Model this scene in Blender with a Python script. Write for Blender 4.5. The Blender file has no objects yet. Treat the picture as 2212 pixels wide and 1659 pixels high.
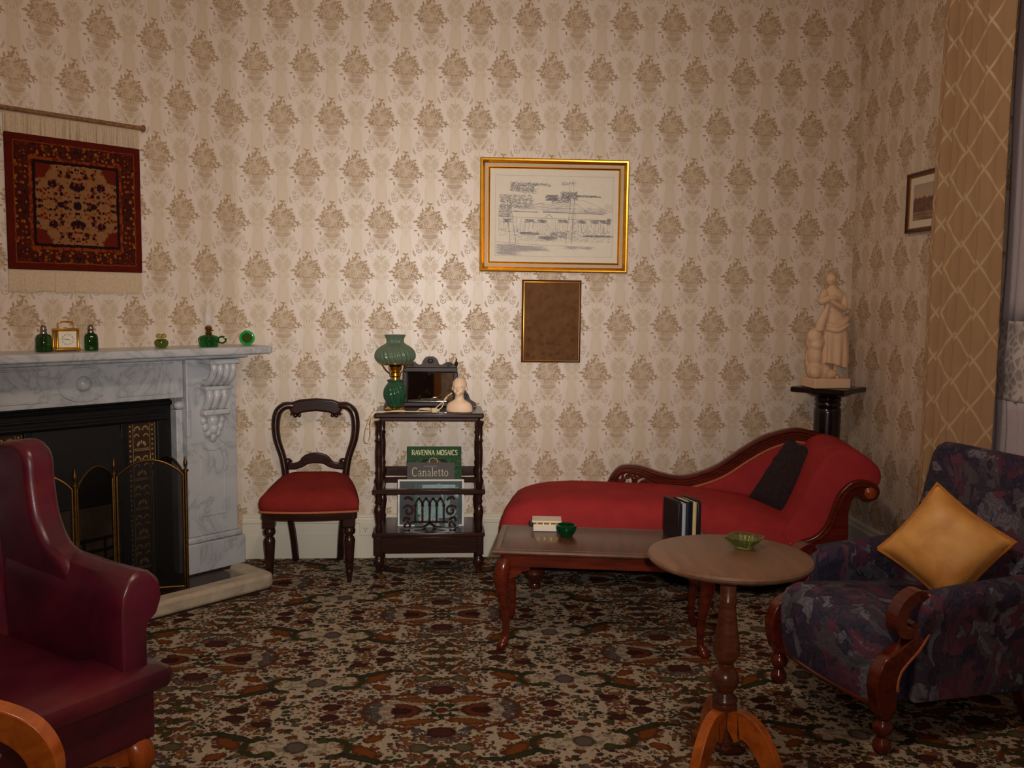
import bpy, bmesh, math, random
from math import sin, cos, pi, radians, sqrt, atan2
from mathutils import Vector, Matrix

SC = bpy.context.scene
COL = SC.collection

# ------------------------------------------------------------------ camera
FPX, YAW, PITCH, ROLL, EYE = 2000.0, radians(4.26), radians(5.21), radians(-0.693), 1.42
cam_d = bpy.data.cameras.new('camera')
cam = bpy.data.objects.new('camera', cam_d)
COL.objects.link(cam)
cam_d.sensor_fit = 'HORIZONTAL'
cam_d.sensor_width = 36.0
cam_d.lens = FPX / 2212.0 * 36.0
cam_d.clip_start = 0.02
_f = Vector((sin(YAW) * cos(PITCH), cos(YAW) * cos(PITCH), -sin(PITCH)))
_r = Vector((cos(YAW), -sin(YAW), 0))
_d = _f.cross(_r)
_r2 = _r * cos(ROLL) + _d * sin(ROLL)
_d2 = _d * cos(ROLL) - _r * sin(ROLL)
_m = Matrix((_r2, -_d2, -_f)).transposed().to_4x4()
_m.translation = (0, 0, EYE)
cam.matrix_world = _m
SC.camera = cam

# ------------------------------------------------------------------ world, light, exposure
world = bpy.data.worlds.new('world')
SC.world = world
world.use_nodes = True
world.node_tree.nodes['Background'].inputs[0].default_value = (0.02, 0.022, 0.03, 1)
world.node_tree.nodes['Background'].inputs[1].default_value = 0.3

def flash(name, loc, aim, energy, color, radius, power):
    """small lamp whose beam falls off as a power of the cosine off its axis, like a flash reflector"""
    d = bpy.data.lights.new(name, 'POINT')
    d.energy = energy; d.color = color; d.shadow_soft_size = radius
    d.use_nodes = True
    nt = d.node_tree; em = nt.nodes['Emission']
    tc = nt.nodes.new('ShaderNodeTexCoord'); dp = nt.nodes.new('ShaderNodeVectorMath'); dp.operation = 'DOT_PRODUCT'
    dp.inputs[1].default_value = (0, 0, -1)
    mx = nt.nodes.new('ShaderNodeMath'); mx.operation = 'MAXIMUM'; mx.inputs[1].default_value = 0.0
    pw = nt.nodes.new('ShaderNodeMath'); pw.operation = 'POWER'; pw.inputs[1].default_value = power
    nt.links.new(tc.outputs['Normal'], dp.inputs[0]); nt.links.new(dp.outputs['Value'], mx.inputs[0])
    nt.links.new(mx.outputs[0], pw.inputs[0]); nt.links.new(pw.outputs[0], em.inputs['Strength'])
    o = bpy.data.objects.new(name, d); COL.objects.link(o)
    o.location = loc
    o.rotation_euler = (Vector(aim) - Vector(loc)).to_track_quat('-Z', 'Y').to_euler()
    return o

# the flash beside the lens, aimed a little above the middle of the room's far wall
flash('camera_flash', (0.05, 0.0, 1.47), (-0.10, 5.0, 1.45), 520, (1.0, 0.96, 0.90), 0.018, 16)
# weak warm room light: the hanging lamp of the room, out of the picture above the camera
d = bpy.data.lights.new('ceiling_lamp_light', 'POINT')
d.shadow_soft_size = 0.12; d.energy = 56; d.color = (1.0, 0.79, 0.62)
o = bpy.data.objects.new('ceiling_lamp_light', d); COL.objects.link(o)
o.location = (0.0, 1.6, 3.08)

SC.view_settings.view_transform = 'Standard'
SC.view_settings.look = 'None'
SC.view_settings.gamma = 1.0
SC.view_settings.use_curve_mapping = False
SC.view_settings.exposure = 0.0

# ------------------------------------------------------------------ node helpers
def lin(v):
    v /= 255.0
    return v / 12.92 if v <= 0.04045 else ((v + 0.055) / 1.055) ** 2.4

def rgb(r, g, b):
    return (lin(r), lin(g), lin(b), 1.0)

class NT:
    def __init__(self, name):
        self.mat = bpy.data.materials.new(name)
        self.mat.use_nodes = True
        self.t = self.mat.node_tree
        self.t.nodes.clear()
        self.out = self.t.nodes.new('ShaderNodeOutputMaterial')
        self.bsdf = self.t.nodes.new('ShaderNodeBsdfPrincipled')
        self.t.links.new(self.bsdf.outputs[0], self.out.inputs[0])
    def put(self, sock, v):
        if isinstance(v, bpy.types.NodeSocket):
            self.t.links.new(v, sock)
        elif v is not None:
            sock.default_value = v
    def math(self, op, a, b=None, c=None, clamp=False):
        n = self.t.nodes.new('ShaderNodeMath'); n.operation = op; n.use_clamp = clamp
        self.put(n.inputs[0], a)
        if b is not None: self.put(n.inputs[1], b)
        if c is not None: self.put(n.inputs[2], c)
        return n.outputs[0]
    def vmath(self, op, a, b=None):
        n = self.t.nodes.new('ShaderNodeVectorMath'); n.operation = op
        self.put(n.inputs[0], a)
        if b is not None: self.put(n.inputs[1], b)
        return n.outputs[1] if op in ('LENGTH', 'DISTANCE', 'DOT_PRODUCT') else n.outputs[0]
    def coord(self, which='Object'):
        return self.t.nodes.new('ShaderNodeTexCoord').outputs[which]
    def sep(self, v):
        n = self.t.nodes.new('ShaderNodeSeparateXYZ'); self.put(n.inputs[0], v)
        return n.outputs
    def comb(self, x=0.0, y=0.0, z=0.0):
        n = self.t.nodes.new('ShaderNodeCombineXYZ')
        self.put(n.inputs[0], x); self.put(n.inputs[1], y); self.put(n.inputs[2], z)
        return n.outputs[0]
    def mapping(self, v, loc=(0, 0, 0), rot=(0, 0, 0), scale=(1, 1, 1), kind='TEXTURE'):
        n = self.t.nodes.new('ShaderNodeMapping'); n.vector_type = kind
        self.put(n.inputs[0], v)
        n.inputs[1].default_value = loc; n.inputs[2].default_value = rot; n.inputs[3].default_value = scale
        return n.outputs[0]
    def noise(self, v, scale=5, detail=3, rough=0.5, dist=0.0, color=False):
        n = self.t.nodes.new('ShaderNodeTexNoise')
        self.put(n.inputs['Vector'], v)
        n.inputs['Scale'].default_value = scale; n.inputs['Detail'].default_value = detail
        n.inputs['Roughness'].default_value = rough; n.inputs['Distortion'].default_value = dist
        return n.outputs['Color' if color else 'Fac']
    def voro(self, v, scale=5, feature='F1', rnd=1.0, out='Distance'):
        n = self.t.nodes.new('ShaderNodeTexVoronoi'); n.feature = feature
        self.put(n.inputs['Vector'], v)
        n.inputs['Scale'].default_value = scale; n.inputs['Randomness'].default_value = rnd
        return n.outputs[out] if out else n.outputs
    def ramp(self, f, stops, interp='LINEAR'):
        n = self.t.nodes.new('ShaderNodeValToRGB'); n.color_ramp.interpolation = interp
        self.put(n.inputs[0], f)
        e = n.color_ramp.elements
        while len(e) < len(stops): e.new(0.5)
        for k, (p, c) in enumerate(stops):
            e[k].position = p
            e[k].color = c if isinstance(c, (tuple, list)) else (c, c, c, 1)
        return n.outputs[0]
    def mix(self, f, a, b, blend='MIX'):
        n = self.t.nodes.new('ShaderNodeMix'); n.data_type = 'RGBA'; n.blend_type = blend
        self.put(n.inputs[0], f); self.put(n.inputs[6], a); self.put(n.inputs[7], b)
        return n.outputs[2]
    def mixf(self, f, a, b):
        n = self.t.nodes.new('ShaderNodeMix'); n.data_type = 'FLOAT'
        self.put(n.inputs[0], f); self.put(n.inputs[2], a); self.put(n.inputs[3], b)
        return n.outputs[0]
    def below(self, d, lim, soft):
        """1 where d is under lim, soft edge"""
        n = self.t.nodes.new('ShaderNodeMapRange'); n.interpolation_type = 'SMOOTHSTEP'
        self.put(n.inputs[0], d)
        self.put(n.inputs[1], lim - soft if not isinstance(lim, bpy.types.NodeSocket) else self.math('SUBTRACT', lim, soft))
        self.put(n.inputs[2], lim + soft if not isinstance(lim, bpy.types.NodeSocket) else self.math('ADD', lim, soft))
        n.inputs[3].default_value = 1; n.inputs[4].default_value = 0
        return n.outputs[0]
    def ell(self, v, cx, cy, rx, ry, ang=0):
        return self.vmath('LENGTH', self.mapping(v, (cx, cy, 0), (0, 0, radians(ang)), (rx, ry, 1)))
    def mins(self, ds):
        r = ds[0]
        for q in ds[1:]: r = self.math('MINIMUM', r, q)
        return r
    def after(self, v, d):
        """the vector v again, computed only once d is known (keeps the shader's working set small)"""
        n = self.t.nodes.new('ShaderNodeVectorMath'); n.operation = 'MULTIPLY_ADD'
        self.put(n.inputs[0], d); n.inputs[1].default_value = (1e-9, 1e-9, 1e-9); self.put(n.inputs[2], v)
        return n.outputs[0]
    def ells(self, v, specs, batch=8):
        """smallest distance to any of the ellipses, and the vector to go on with"""
        r = None
        for k in range(0, len(specs), batch):
            q = self.mins([self.ell(v, *e) for e in specs[k:k + batch]])
            r = q if r is None else self.math('MINIMUM', r, q)
            v = self.after(v, r)
        return r, v
    def petals(self, v, specs, freq):
        m = self.math; r = None
        for cx, cy, rad, ry in specs:
            d = self.ell(v, cx, cy, rad, ry)
            q = m('ADD', m('ABSOLUTE', m('SUBTRACT', m('FRACT', m('MULTIPLY', d, freq)), 0.5)), m('MULTIPLY', m('GREATER_THAN', d, 1.05), 5))
            r = q if r is None else m('MINIMUM', r, q)
            v = self.after(v, r)
        return r, v
    def bump(self, h, strength=0.3, dist=0.01):
        n = self.t.nodes.new('ShaderNodeBump')
        n.inputs['Strength'].default_value = strength; n.inputs['Distance'].default_value = dist
        self.put(n.inputs['Height'], h)
        self.t.links.new(n.outputs[0], self.bsdf.inputs['Normal'])
    def set(self, color=None, rough=None, metal=None, spec=None, trans=None, ior=None, alpha=None, sheen=None, coat=None, sss=None):
        b = self.bsdf.inputs
        for k, v in (('Base Color', color), ('Roughness', rough), ('Metallic', metal), ('Specular IOR Level', spec),
                     ('Transmission Weight', trans), ('IOR', ior), ('Alpha', alpha), ('Sheen Weight', sheen), ('Coat Weight', coat)):
            if v is not None: self.put(b[k], v)
        return self.mat
    def fold(self, x, y, W, H, x0=0.0, y0=0.0):
        """half-drop lattice: local x, y inside the diamond of the nearest lattice point"""
        m = self.math
        ax = m('DIVIDE', m('SUBTRACT', x, x0), W); ay = m('DIVIDE', m('SUBTRACT', y, y0), H)
        fx = m('SUBTRACT', ax, m('ROUND', ax)); fy = m('SUBTRACT', ay, m('ROUND', ay))
        bx = m('SUBTRACT', m('FRACT', ax), 0.5); by = m('SUBTRACT', m('FRACT', ay), 0.5)
        ina = m('LESS_THAN', m('ADD', m('ABSOLUTE', fx), m('ABSOLUTE', fy)), 0.5)
        return m('MULTIPLY', self.mixf(ina, bx, fx), W), m('MULTIPLY', self.mixf(ina, by, fy), H)

# ------------------------------------------------------------------ materials
MAT = {}

def plain(name, c, rough=0.5, metal=0.0, var=0.12, scale=20, bump=0.0, spec=0.5, **kw):
    t = NT(name)
    v = t.coord()
    n = t.noise(v, scale, 4, 0.6)
    dark = tuple(q * (1 - var) for q in c[:3]) + (1,)
    light = tuple(min(1, q * (1 + var)) for q in c[:3]) + (1,)
    col = t.ramp(n, [(0.3, dark), (0.7, light)])
    t.set(color=col, rough=rough, metal=metal, spec=spec, **kw)
    if bump: t.bump(n, bump, 0.004)
    MAT[name] = t.mat
    return t.mat

def wood(name, a, b, rough=0.28, grain=(2.2, 30, 30), bump=0.03):
    t = NT(name)
    v = t.mapping(t.coord(), kind='POINT', scale=grain)
    n = t.noise(v, 1.6, 5, 0.62, 0.8)
    n2 = t.noise(t.coord(), 6, 2, 0.5)
    f = t.math('ADD', t.math('MULTIPLY', n, 0.8), t.math('MULTIPLY', n2, 0.2))
    col = t.ramp(f, [(0.32, a), (0.68, b)])
    t.set(color=col, rough=rough, spec=0.5)
    t.bump(n, bump, 0.002)
    MAT[name] = t.mat
    return t.mat

wood('mahogany', rgb(38, 14, 9), rgb(74, 30, 18), 0.24)
wood('dark_mahogany', rgb(30, 14, 11), rgb(58, 27, 20), 0.24)
wood('red_mahogany', rgb(62, 18, 10), rgb(110, 38, 19), 0.2)
wood('carved_mahogany', rgb(28, 13, 11), rgb(54, 26, 20), 0.55, bump=0.1)
wood('column_mahogany', rgb(66, 29, 17), rgb(108, 54, 32), 0.25)
wood('table_top_wood', rgb(74, 42, 28), rgb(106, 66, 46), 0.3, (18, 2.2, 18))
wood('pedestal_table_top_wood', rgb(94, 64, 48), rgb(124, 90, 68), 0.36, (18, 2.2, 18))
wood('orange_wood', rgb(142, 64, 16), rgb(196, 104, 34), 0.27, (4, 16, 16))
wood('amber_wood', rgb(120, 48, 14), rgb(176, 84, 28), 0.24, (12, 12, 3))
wood('black_wood', rgb(16, 7, 8), rgb(30, 12, 13), 0.2)
wood('frame_brown', rgb(70, 34, 12), rgb(110, 58, 22), 0.3)
plain('red_velvet', rgb(164, 50, 52), 0.85, var=0.14, scale=9, spec=0.12)
plain('red_seat_cloth', rgb(128, 38, 34), 0.85, var=0.12, scale=14, spec=0.1)
plain('gimp_braid', rgb(178, 98, 60), 0.8, var=0.2, scale=120)
plain('brass', rgb(214, 164, 70), 0.25, 1.0, var=0.1)
plain('dull_brass', rgb(118, 88, 46), 0.42, 1.0, var=0.25, scale=60)
plain('gilt', rgb(222, 168, 62), 0.3, 1.0, var=0.12, scale=30)
plain('dark_gilt', rgb(120, 80, 30), 0.35, 0.8, var=0.15, scale=30)
plain('iron', rgb(22, 22, 24), 0.5, 0.3, var=0.3, scale=30, bump=0.1)
plain('fireclay', rgb(150, 120, 88), 0.9, var=0.3, scale=9, bump=0.3)
plain('hearth_tile', rgb(52, 34, 30), 0.4, var=0.2, scale=12)
plain('white_paint', rgb(222, 214, 196), 0.45, var=0.03, scale=4)
plain('ceiling_paint', rgb(214, 204, 190), 0.8, var=0.03, scale=4)
plain('outlet_plastic', rgb(222, 214, 194), 0.35, var=0.02)
plain('cord_plastic', rgb(226, 202, 166), 0.5, var=0.05)
plain('bust_plaster', rgb(240, 205, 172), 0.55, var=0.04, scale=10)
plain('statue_stone', rgb(226, 190, 156), 0.6, var=0.07, scale=12, bump=0.05)
plain('paper_cream', rgb(228, 216, 198), 0.8, var=0.03)
plain('paper_white', rgb(222, 222, 218), 0.7, var=0.03)
plain('mat_board', rgb(196, 176, 150), 0.8, var=0.03)
plain('pencil', rgb(132, 125, 128), 0.8, var=0.2, scale=200)
plain('pencil_light', rgb(172, 162, 158), 0.8, var=0.15, scale=200)
plain('ink_black', rgb(18, 16, 16), 0.6, var=0.1)
plain('book_black', rgb(28, 25, 28), 0.45, var=0.1)
plain('book_navy', rgb(20, 24, 44), 0.4, var=0.1)
plain('book_white', rgb(176, 182, 190), 0.5, var=0.04)
plain('book_cream', rgb(214, 188, 132), 0.6, var=0.06)
plain('book_grey', rgb(84, 78, 76), 0.75, var=0.05)
plain('page_edge', rgb(206, 192, 160), 0.85, var=0.06, scale=300)
plain('cover_lettering', rgb(214, 206, 178), 0.6, var=0.02)
plain('cover_lettering_yellow', rgb(220, 214, 160), 0.6, var=0.02)
plain('magazine_teal', rgb(116, 150, 150), 0.4, var=0.3, scale=24)
plain('magazine_green', rgb(24, 92, 62), 0.5, var=0.1)
plain('magazine_dark', rgb(34, 42, 48), 0.4, var=0.3, scale=14)
plain('fringe_thread', rgb(206, 182, 152), 0.85, var=0.12, scale=80)
plain('rod_cane', rgb(132, 92, 58), 0.6, var=0.45, scale=60)
plain('door_wood', rgb(52, 30, 20), 0.4, var=0.2, scale=8)
plain('door_frame_wood', rgb(168, 104, 56), 0.4, var=0.1, scale=8)
plain('dial_white', rgb(236, 226, 206), 0.4, var=0.01)
plain('silver_cap', rgb(150, 140, 130), 0.3, 0.9, var=0.2, scale=90)
plain('lace_white', rgb(218, 208, 214), 0.9, var=0.04, scale=30)
plain('amber_glass', rgb(196, 176, 96), 0.12, var=0.05, trans=0.7)
plain('fur_trim', rgb(40, 26, 30), 1.0, var=0.5, scale=60, bump=0.4)

def glass(name, c, rough=0.05, trans=0.9, ior=1.45):
    t = NT(name); t.set(color=c, rough=rough, trans=trans, ior=ior)
    n = t.noise(t.coord(), 60, 2); t.bump(n, 0.04, 0.002)
    MAT[name] = t.mat; return t.mat
glass('bottle_green_glass', rgb(30, 92, 26))
glass('lamp_green_glass', rgb(24, 120, 46))
glass('emerald_glass', rgb(20, 190, 92), 0.05, 0.5)
glass('dark_emerald_glass', rgb(6, 84, 44), 0.06, 0.6)
glass('olive_glass', rgb(96, 120, 26), 0.08, 0.8)
glass('pressed_green_glass', rgb(186, 206, 132), 0.05, 0.95)
t_ = NT('clear_glass'); t_.set(color=(1, 1, 1, 1), rough=0.03, spec=1.0, alpha=t_.math('MULTIPLY', t_.noise(t_.coord(), 3, 1), 0.26)); MAT['clear_glass'] = t_.mat
glass('shade_green_glass', rgb(98, 116, 94), 0.2, 0.15)
glass('font_green_glass', rgb(44, 84, 60), 0.08, 0.15)

def mirror_mat():
    t = NT('mirror_silver'); n = t.noise(t.coord(), 30, 4, 0.7)
    t.set(color=(0.55, 0.56, 0.55, 1), metal=1.0, rough=t.ramp(n, [(0.6, 0.02), (0.85, 0.16)]))
    MAT['mirror_silver'] = t.mat
mirror_mat()

def marble():
    t = NT('marble'); v = t.coord()
    w = t.noise(v, 3.2, 6, 0.62, 1.4)
    band = t.math('ABSOLUTE', t.math('SUBTRACT', w, 0.5))
    vein = t.ramp(band, [(0.0, rgb(160, 163, 170)), (0.015, rgb(184, 186, 190)), (0.06, rgb(196, 197, 200)), (0.3, rgb(204, 203, 204))])
    cloud = t.noise(v, 5, 4, 0.6)
    col = t.mix(t.ramp(cloud, [(0.45, 0.0), (0.75, 0.4)]), vein, rgb(176, 180, 186))
    t.set(color=col, rough=0.3); MAT['marble'] = t.mat
    t = NT('kerb_marble'); v = t.coord()
    n = t.noise(v, 7, 5, 0.65, 0.5)
    t.set(color=t.ramp(n, [(0.3, rgb(164, 146, 122)), (0.6, rgb(200, 188, 168))]), rough=0.5); MAT['kerb_marble'] = t.mat
marble()

def leather():
    t = NT('red_leather'); v = t.coord()
    n = t.noise(v, 3.4, 5, 0.65, 0.5)
    fine = t.voro(v, 260)
    col = t.ramp(n, [(0.36, rgb(58, 12, 27)), (0.6, rgb(88, 18, 35)), (0.82, rgb(122, 44, 24))])
    t.set(color=col, rough=t.ramp(t.noise(v, 9, 3), [(0.3, 0.28), (0.7, 0.42)]), spec=0.55)
    t.bump(fine, 0.06, 0.002); MAT['red_leather'] = t.mat
leather()

def tapestry_cloth():
    t = NT('dark_floral_cloth'); v = t.coord()
    w = t.vmath('ADD', t.vmath('MULTIPLY', v, (5.5, 7.5, 7.5)), t.vmath('MULTIPLY', t.noise(v, 6, 3, 0.6, 0.4, True), (2.6, 2.6, 2.6)))
    vo = t.voro(t.vmath('MULTIPLY', w, (1.0, 2.0, 1.0)), 1.7, out=None)
    pal = t.ramp(t.sep(vo['Color'])[0], [(0.0, rgb(37, 41, 61)), (0.22, rgb(111, 60, 78)), (0.36, rgb(50, 57, 72)), (0.52, rgb(121, 125, 137)), (0.62, rgb(42, 38, 58)), (0.76, rgb(85, 90, 92)), (0.88, rgb(93, 44, 66))], 'CONSTANT')
    n = t.noise(w, 2.4, 4, 0.65, 1.6)
    c1 = t.ramp(n, [(0.32, rgb(34, 38, 55)), (0.46, rgb(62, 65, 86)), (0.54, rgb(93, 57, 78)), (0.64, rgb(65, 71, 83)), (0.74, rgb(126, 131, 143))])
    st = t.noise(t.vmath('MULTIPLY', w, (3.0, 14.0, 3.0)), 1.2, 3, 0.6)
    col = t.mix(t.ramp(st, [(0.42, 0.25), (0.6, 0.85)]), c1, pal)
    t.set(color=col, rough=0.9, spec=0.2)
    t.bump(t.noise(v, 400, 2), 0.15, 0.001); MAT['dark_floral_cloth'] = t.mat
tapestry_cloth()

def gold_satin():
    t = NT('gold_satin'); v = t.coord()
    n = t.noise(t.mapping(v, kind='POINT', scale=(5, 9, 5)), 1.5, 4, 0.5, 0.4)
    t.set(color=t.ramp(n, [(0.3, rgb(206, 136, 60)), (0.7, rgb(242, 188, 106))]), rough=0.45)
    t.bump(n, 0.25, 0.02); MAT['gold_satin'] = t.mat
    plain('gold_piping', rgb(190, 122, 36), 0.7, var=0.25, scale=140, bump=0.3)
gold_satin()

# ---- wallpaper: baskets of roses in a half-drop lattice, pale stripes behind
def wallpaper():
    t = NT('wallpaper'); m = t.math
    P = t.sep(t.coord())
    K = 735 / 0.2595
    x = m('MULTIPLY', P[0], K); y = m('MULTIPLY', P[2], K)
    W, H = 735.0, 735.0 / 0.2595 * 0.536
    lx, ly = t.fold(x, y, W, H)
    A = t.comb(lx, ly, 0.0)
    rnd = random.Random(5)
    # bouquet leaves, one by one: an uneven outer wreath and a looser inner one
    L = []
    for k in range(15):
        a = -32 + k * 244 / 14 + rnd.uniform(-5, 5)
        rr = 1.0 + rnd.uniform(-0.16, 0.14)
        cx, cy = 190 * rr * cos(radians(a)), 20 + 178 * rr * sin(radians(a))
        L.append((cx, cy, 33, 14, a + rnd.uniform(-45, 45)))
        L.append((cx * 0.84 - cy * 0.1, cy * 0.84 + cx * 0.1, 25, 12, a + rnd.choice((-80, 70))))
    for k in range(9):
        a = k * 40 + rnd.uniform(-9, 9); rr = rnd.uniform(0.8, 1.2)
        L.append((118 * rr * cos(radians(a)), 18 + 104 * rr * sin(radians(a)), 25, 12, a + rnd.uniform(40, 110)))
    for cx, cy, an in ((-18, 294, 150), (14, 290, 20), (0, 252, 90), (-26, 226, 60), (40, 232, 120), (226, -16, 40), (244, -40, -15), (222, -62, -70), (-236, 22, 170), (-220, -110, 185), (-174, -172, -80), (170, -134, -70)):
        L.append((cx, cy, 30, 13, an))
    dl, A = t.ells(A, L); leaf = t.below(dl, 0.95, 0.16)
    dr_, A = t.petals(A, [(cx, cy, r, r * 0.92) for cx, cy, r in ((-78, -6, 66), (90, -48, 72), (38, 92, 62), (-26, -112, 54), (-92, 98, 46))], 2.3)
    vor = t.voro(t.vmath('MULTIPLY', A, (0.026, 0.026, 0.026)), 1.0)
    ied = t.ell(A, 0, 0, 176, 168)
    inside = t.below(ied, 1.0, 0.08)
    rose = m('MULTIPLY', t.below(dr_, 0.2, 0.09), inside)
    fill = m('MULTIPLY', m('ADD', m('MULTIPLY', t.below(vor, 0.36, 0.14), 0.36), 0.3), t.below(t.ell(A, 0, 12, 200, 190), 1.0, 0.12))
    bowl_d = m('MAXIMUM', t.ell(A, 0, -176, 120, 66), m('ADD', 1.0, m('DIVIDE', m('ADD', ly, 172), 20)))
    bowl = m('MULTIPLY', t.below(bowl_d, 1.0, 0.08), 0.66)
    foot = m('MULTIPLY', t.below(t.mins([t.ell(A, 0, -262, 66, 18), t.ell(A, 0, -300, 44, 26)]), 1.0, 0.15), 0.42)
    dots = m('MULTIPLY', t.below(m('ABSOLUTE', m('ADD', ly, 158)), 9, 3), m('GREATER_THAN', m('SINE', m('MULTIPLY', lx, 0.3)), 0.1))
    dots = m('MULTIPLY', m('MULTIPLY', dots, t.below(m('ABSOLUTE', lx), 112, 4)), 0.5)
    tone = m('MAXIMUM', m('MAXIMUM', leaf, rose), m('MAXIMUM', m('MAXIMUM', fill, foot), m('MAXIMUM', bowl, dots)))
    A = t.after(A, tone)
    # side motifs in a lattice shifted by half a cell
    xy = t.sep(t.after(t.comb(x, y, 0.0), tone))
    qx, qy = t.fold(xy[0], xy[1], W, H, W / 2, 130.0)
    B = t.comb(m('ABSOLUTE', qx), qy, 0.0)
    s = []
    d = t.ell(B, 238, 222, 34, 92, -8); d2 = t.ell(B, 214, 234, 34, 92, -14)
    s.append(t.below(m('MAXIMUM', d, m('SUBTRACT', 2.0, d2)), 1.0, 0.1))
    ring = m('ABSOLUTE', m('SUBTRACT', t.ell(B, 165, 222, 44, 42), 0.85))
    s.append(m('MULTIPLY', t.below(ring, 0.2, 0.08), t.below(m('SUBTRACT', qy, 222), 26, 6)))
    s.append(t.below(t.ell(B, 168, 228, 17, 15), 1.0, 0.15)); B = t.after(B, m('MAXIMUM', m('MAXIMUM', s[0], s[1]), s[2]))
    dq, B = t.ells(B, [(62, 268, 48, 19, 55), (98, 330, 26, 10, 85), (178, 286, 28, 11, 50), (212, 300, 18, 10, 100), (22, 92, 34, 8, 70), (50, 118, 26, 7, 40), (20, -110, 26, 7, 100)]); s.append(t.below(dq, 1.0, 0.16))
    dp_, B = t.petals(B, [(cx, cy, r, r) for cx, cy, r in ((148, 330, 44), (205, 268, 24), (88, 262, 38), (72, -190, 34), (112, 366, 38), (60, 470, 34), (92, 420, 36), (62, 30, 30), (96, -8, 26), (60, -62, 28), (30, -20, 26), (168, 392, 30))], 1.8)
    s.append(m('MULTIPLY', t.below(dp_, 0.2, 0.1), 0.8))
    db, B = t.ells(B, [(172 - 9 * k, 158 - 17 * k, 6.5, 6.5) for k in range(6)])
    s.append(m('MULTIPLY', t.below(db, 1.0, 0.3), 0.8))
    v2 = t.voro(t.vmath('MULTIPLY', B, (0.05, 0.05, 0.05)), 1.0)
    zone, B = t.ells(B, [(0, 0, 130, 130), (0, -80, 84, 140), (0, -230, 62, 110), (30, 330, 50, 120)])
    s.append(m('MULTIPLY', m('MULTIPLY', t.below(zone, 0.95, 0.1), t.below(v2, 0.3, 0.12)), 0.6))
    s.append(m('MULTIPLY', t.below(t.mins([t.ell(B, 0, 130, 6, 90), t.ell(B, 0, 300, 5, 60)]), 1.0, 0.2), 0.6))
    side = s[0]
    for q in s[1:]: side = m('MAXIMUM', side, q)
    # ground: lilac-cream lanes, beige under the motifs, a satin stripe with fine lines under every column
    cxn = m('SUBTRACT', m('FRACT', m('ADD', m('DIVIDE', x, W / 2), 0.5)), 0.5)
    ax = m('MULTIPLY', m('ABSOLUTE', cxn), W / 2)
    band = t.below(ax, 70, 30)
    lines = m('MULTIPLY', m('GREATER_THAN', m('SINE', m('MULTIPLY', ax, 0.36)), 0.35), m('MULTIPLY', m('GREATER_THAN', ax, 48), m('LESS_THAN', ax, 128)))
    tear = t.below(t.ell(A, 0, 400, 92, 250), 1.0, 0.15)
    under = m('MAXIMUM', m('MAXIMUM', t.below(zone, 1.0, 0.2), t.below(ied, 1.0, 0.15)), tear)
    ground = t.mix(m('MULTIPLY', band, 0.3), rgb(226, 210, 196), rgb(212, 194, 168))
    ground = t.mix(m('MULTIPLY', under, 0.42), ground, rgb(206, 184, 152))
    ground = t.mix(m('MULTIPLY', lines, 0.2), ground, rgb(184, 160, 134))
    blot = t.noise(t.coord(), 26, 3, 0.6)
    p1 = t.ramp(blot, [(0.35, rgb(156, 122, 82)), (0.65, rgb(176, 144, 102))])
    col = t.mix(m('MULTIPLY', side, 0.52), ground, rgb(168, 138, 106))
    col = t.mix(m('MULTIPLY', tone, 0.86), col, p1)
    t.set(color=col, rough=t.mixf(m('MAXIMUM', tone, side), 0.4, 0.6), spec=0.5)
    MAT['wallpaper'] = t.mat
wallpaper()

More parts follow.
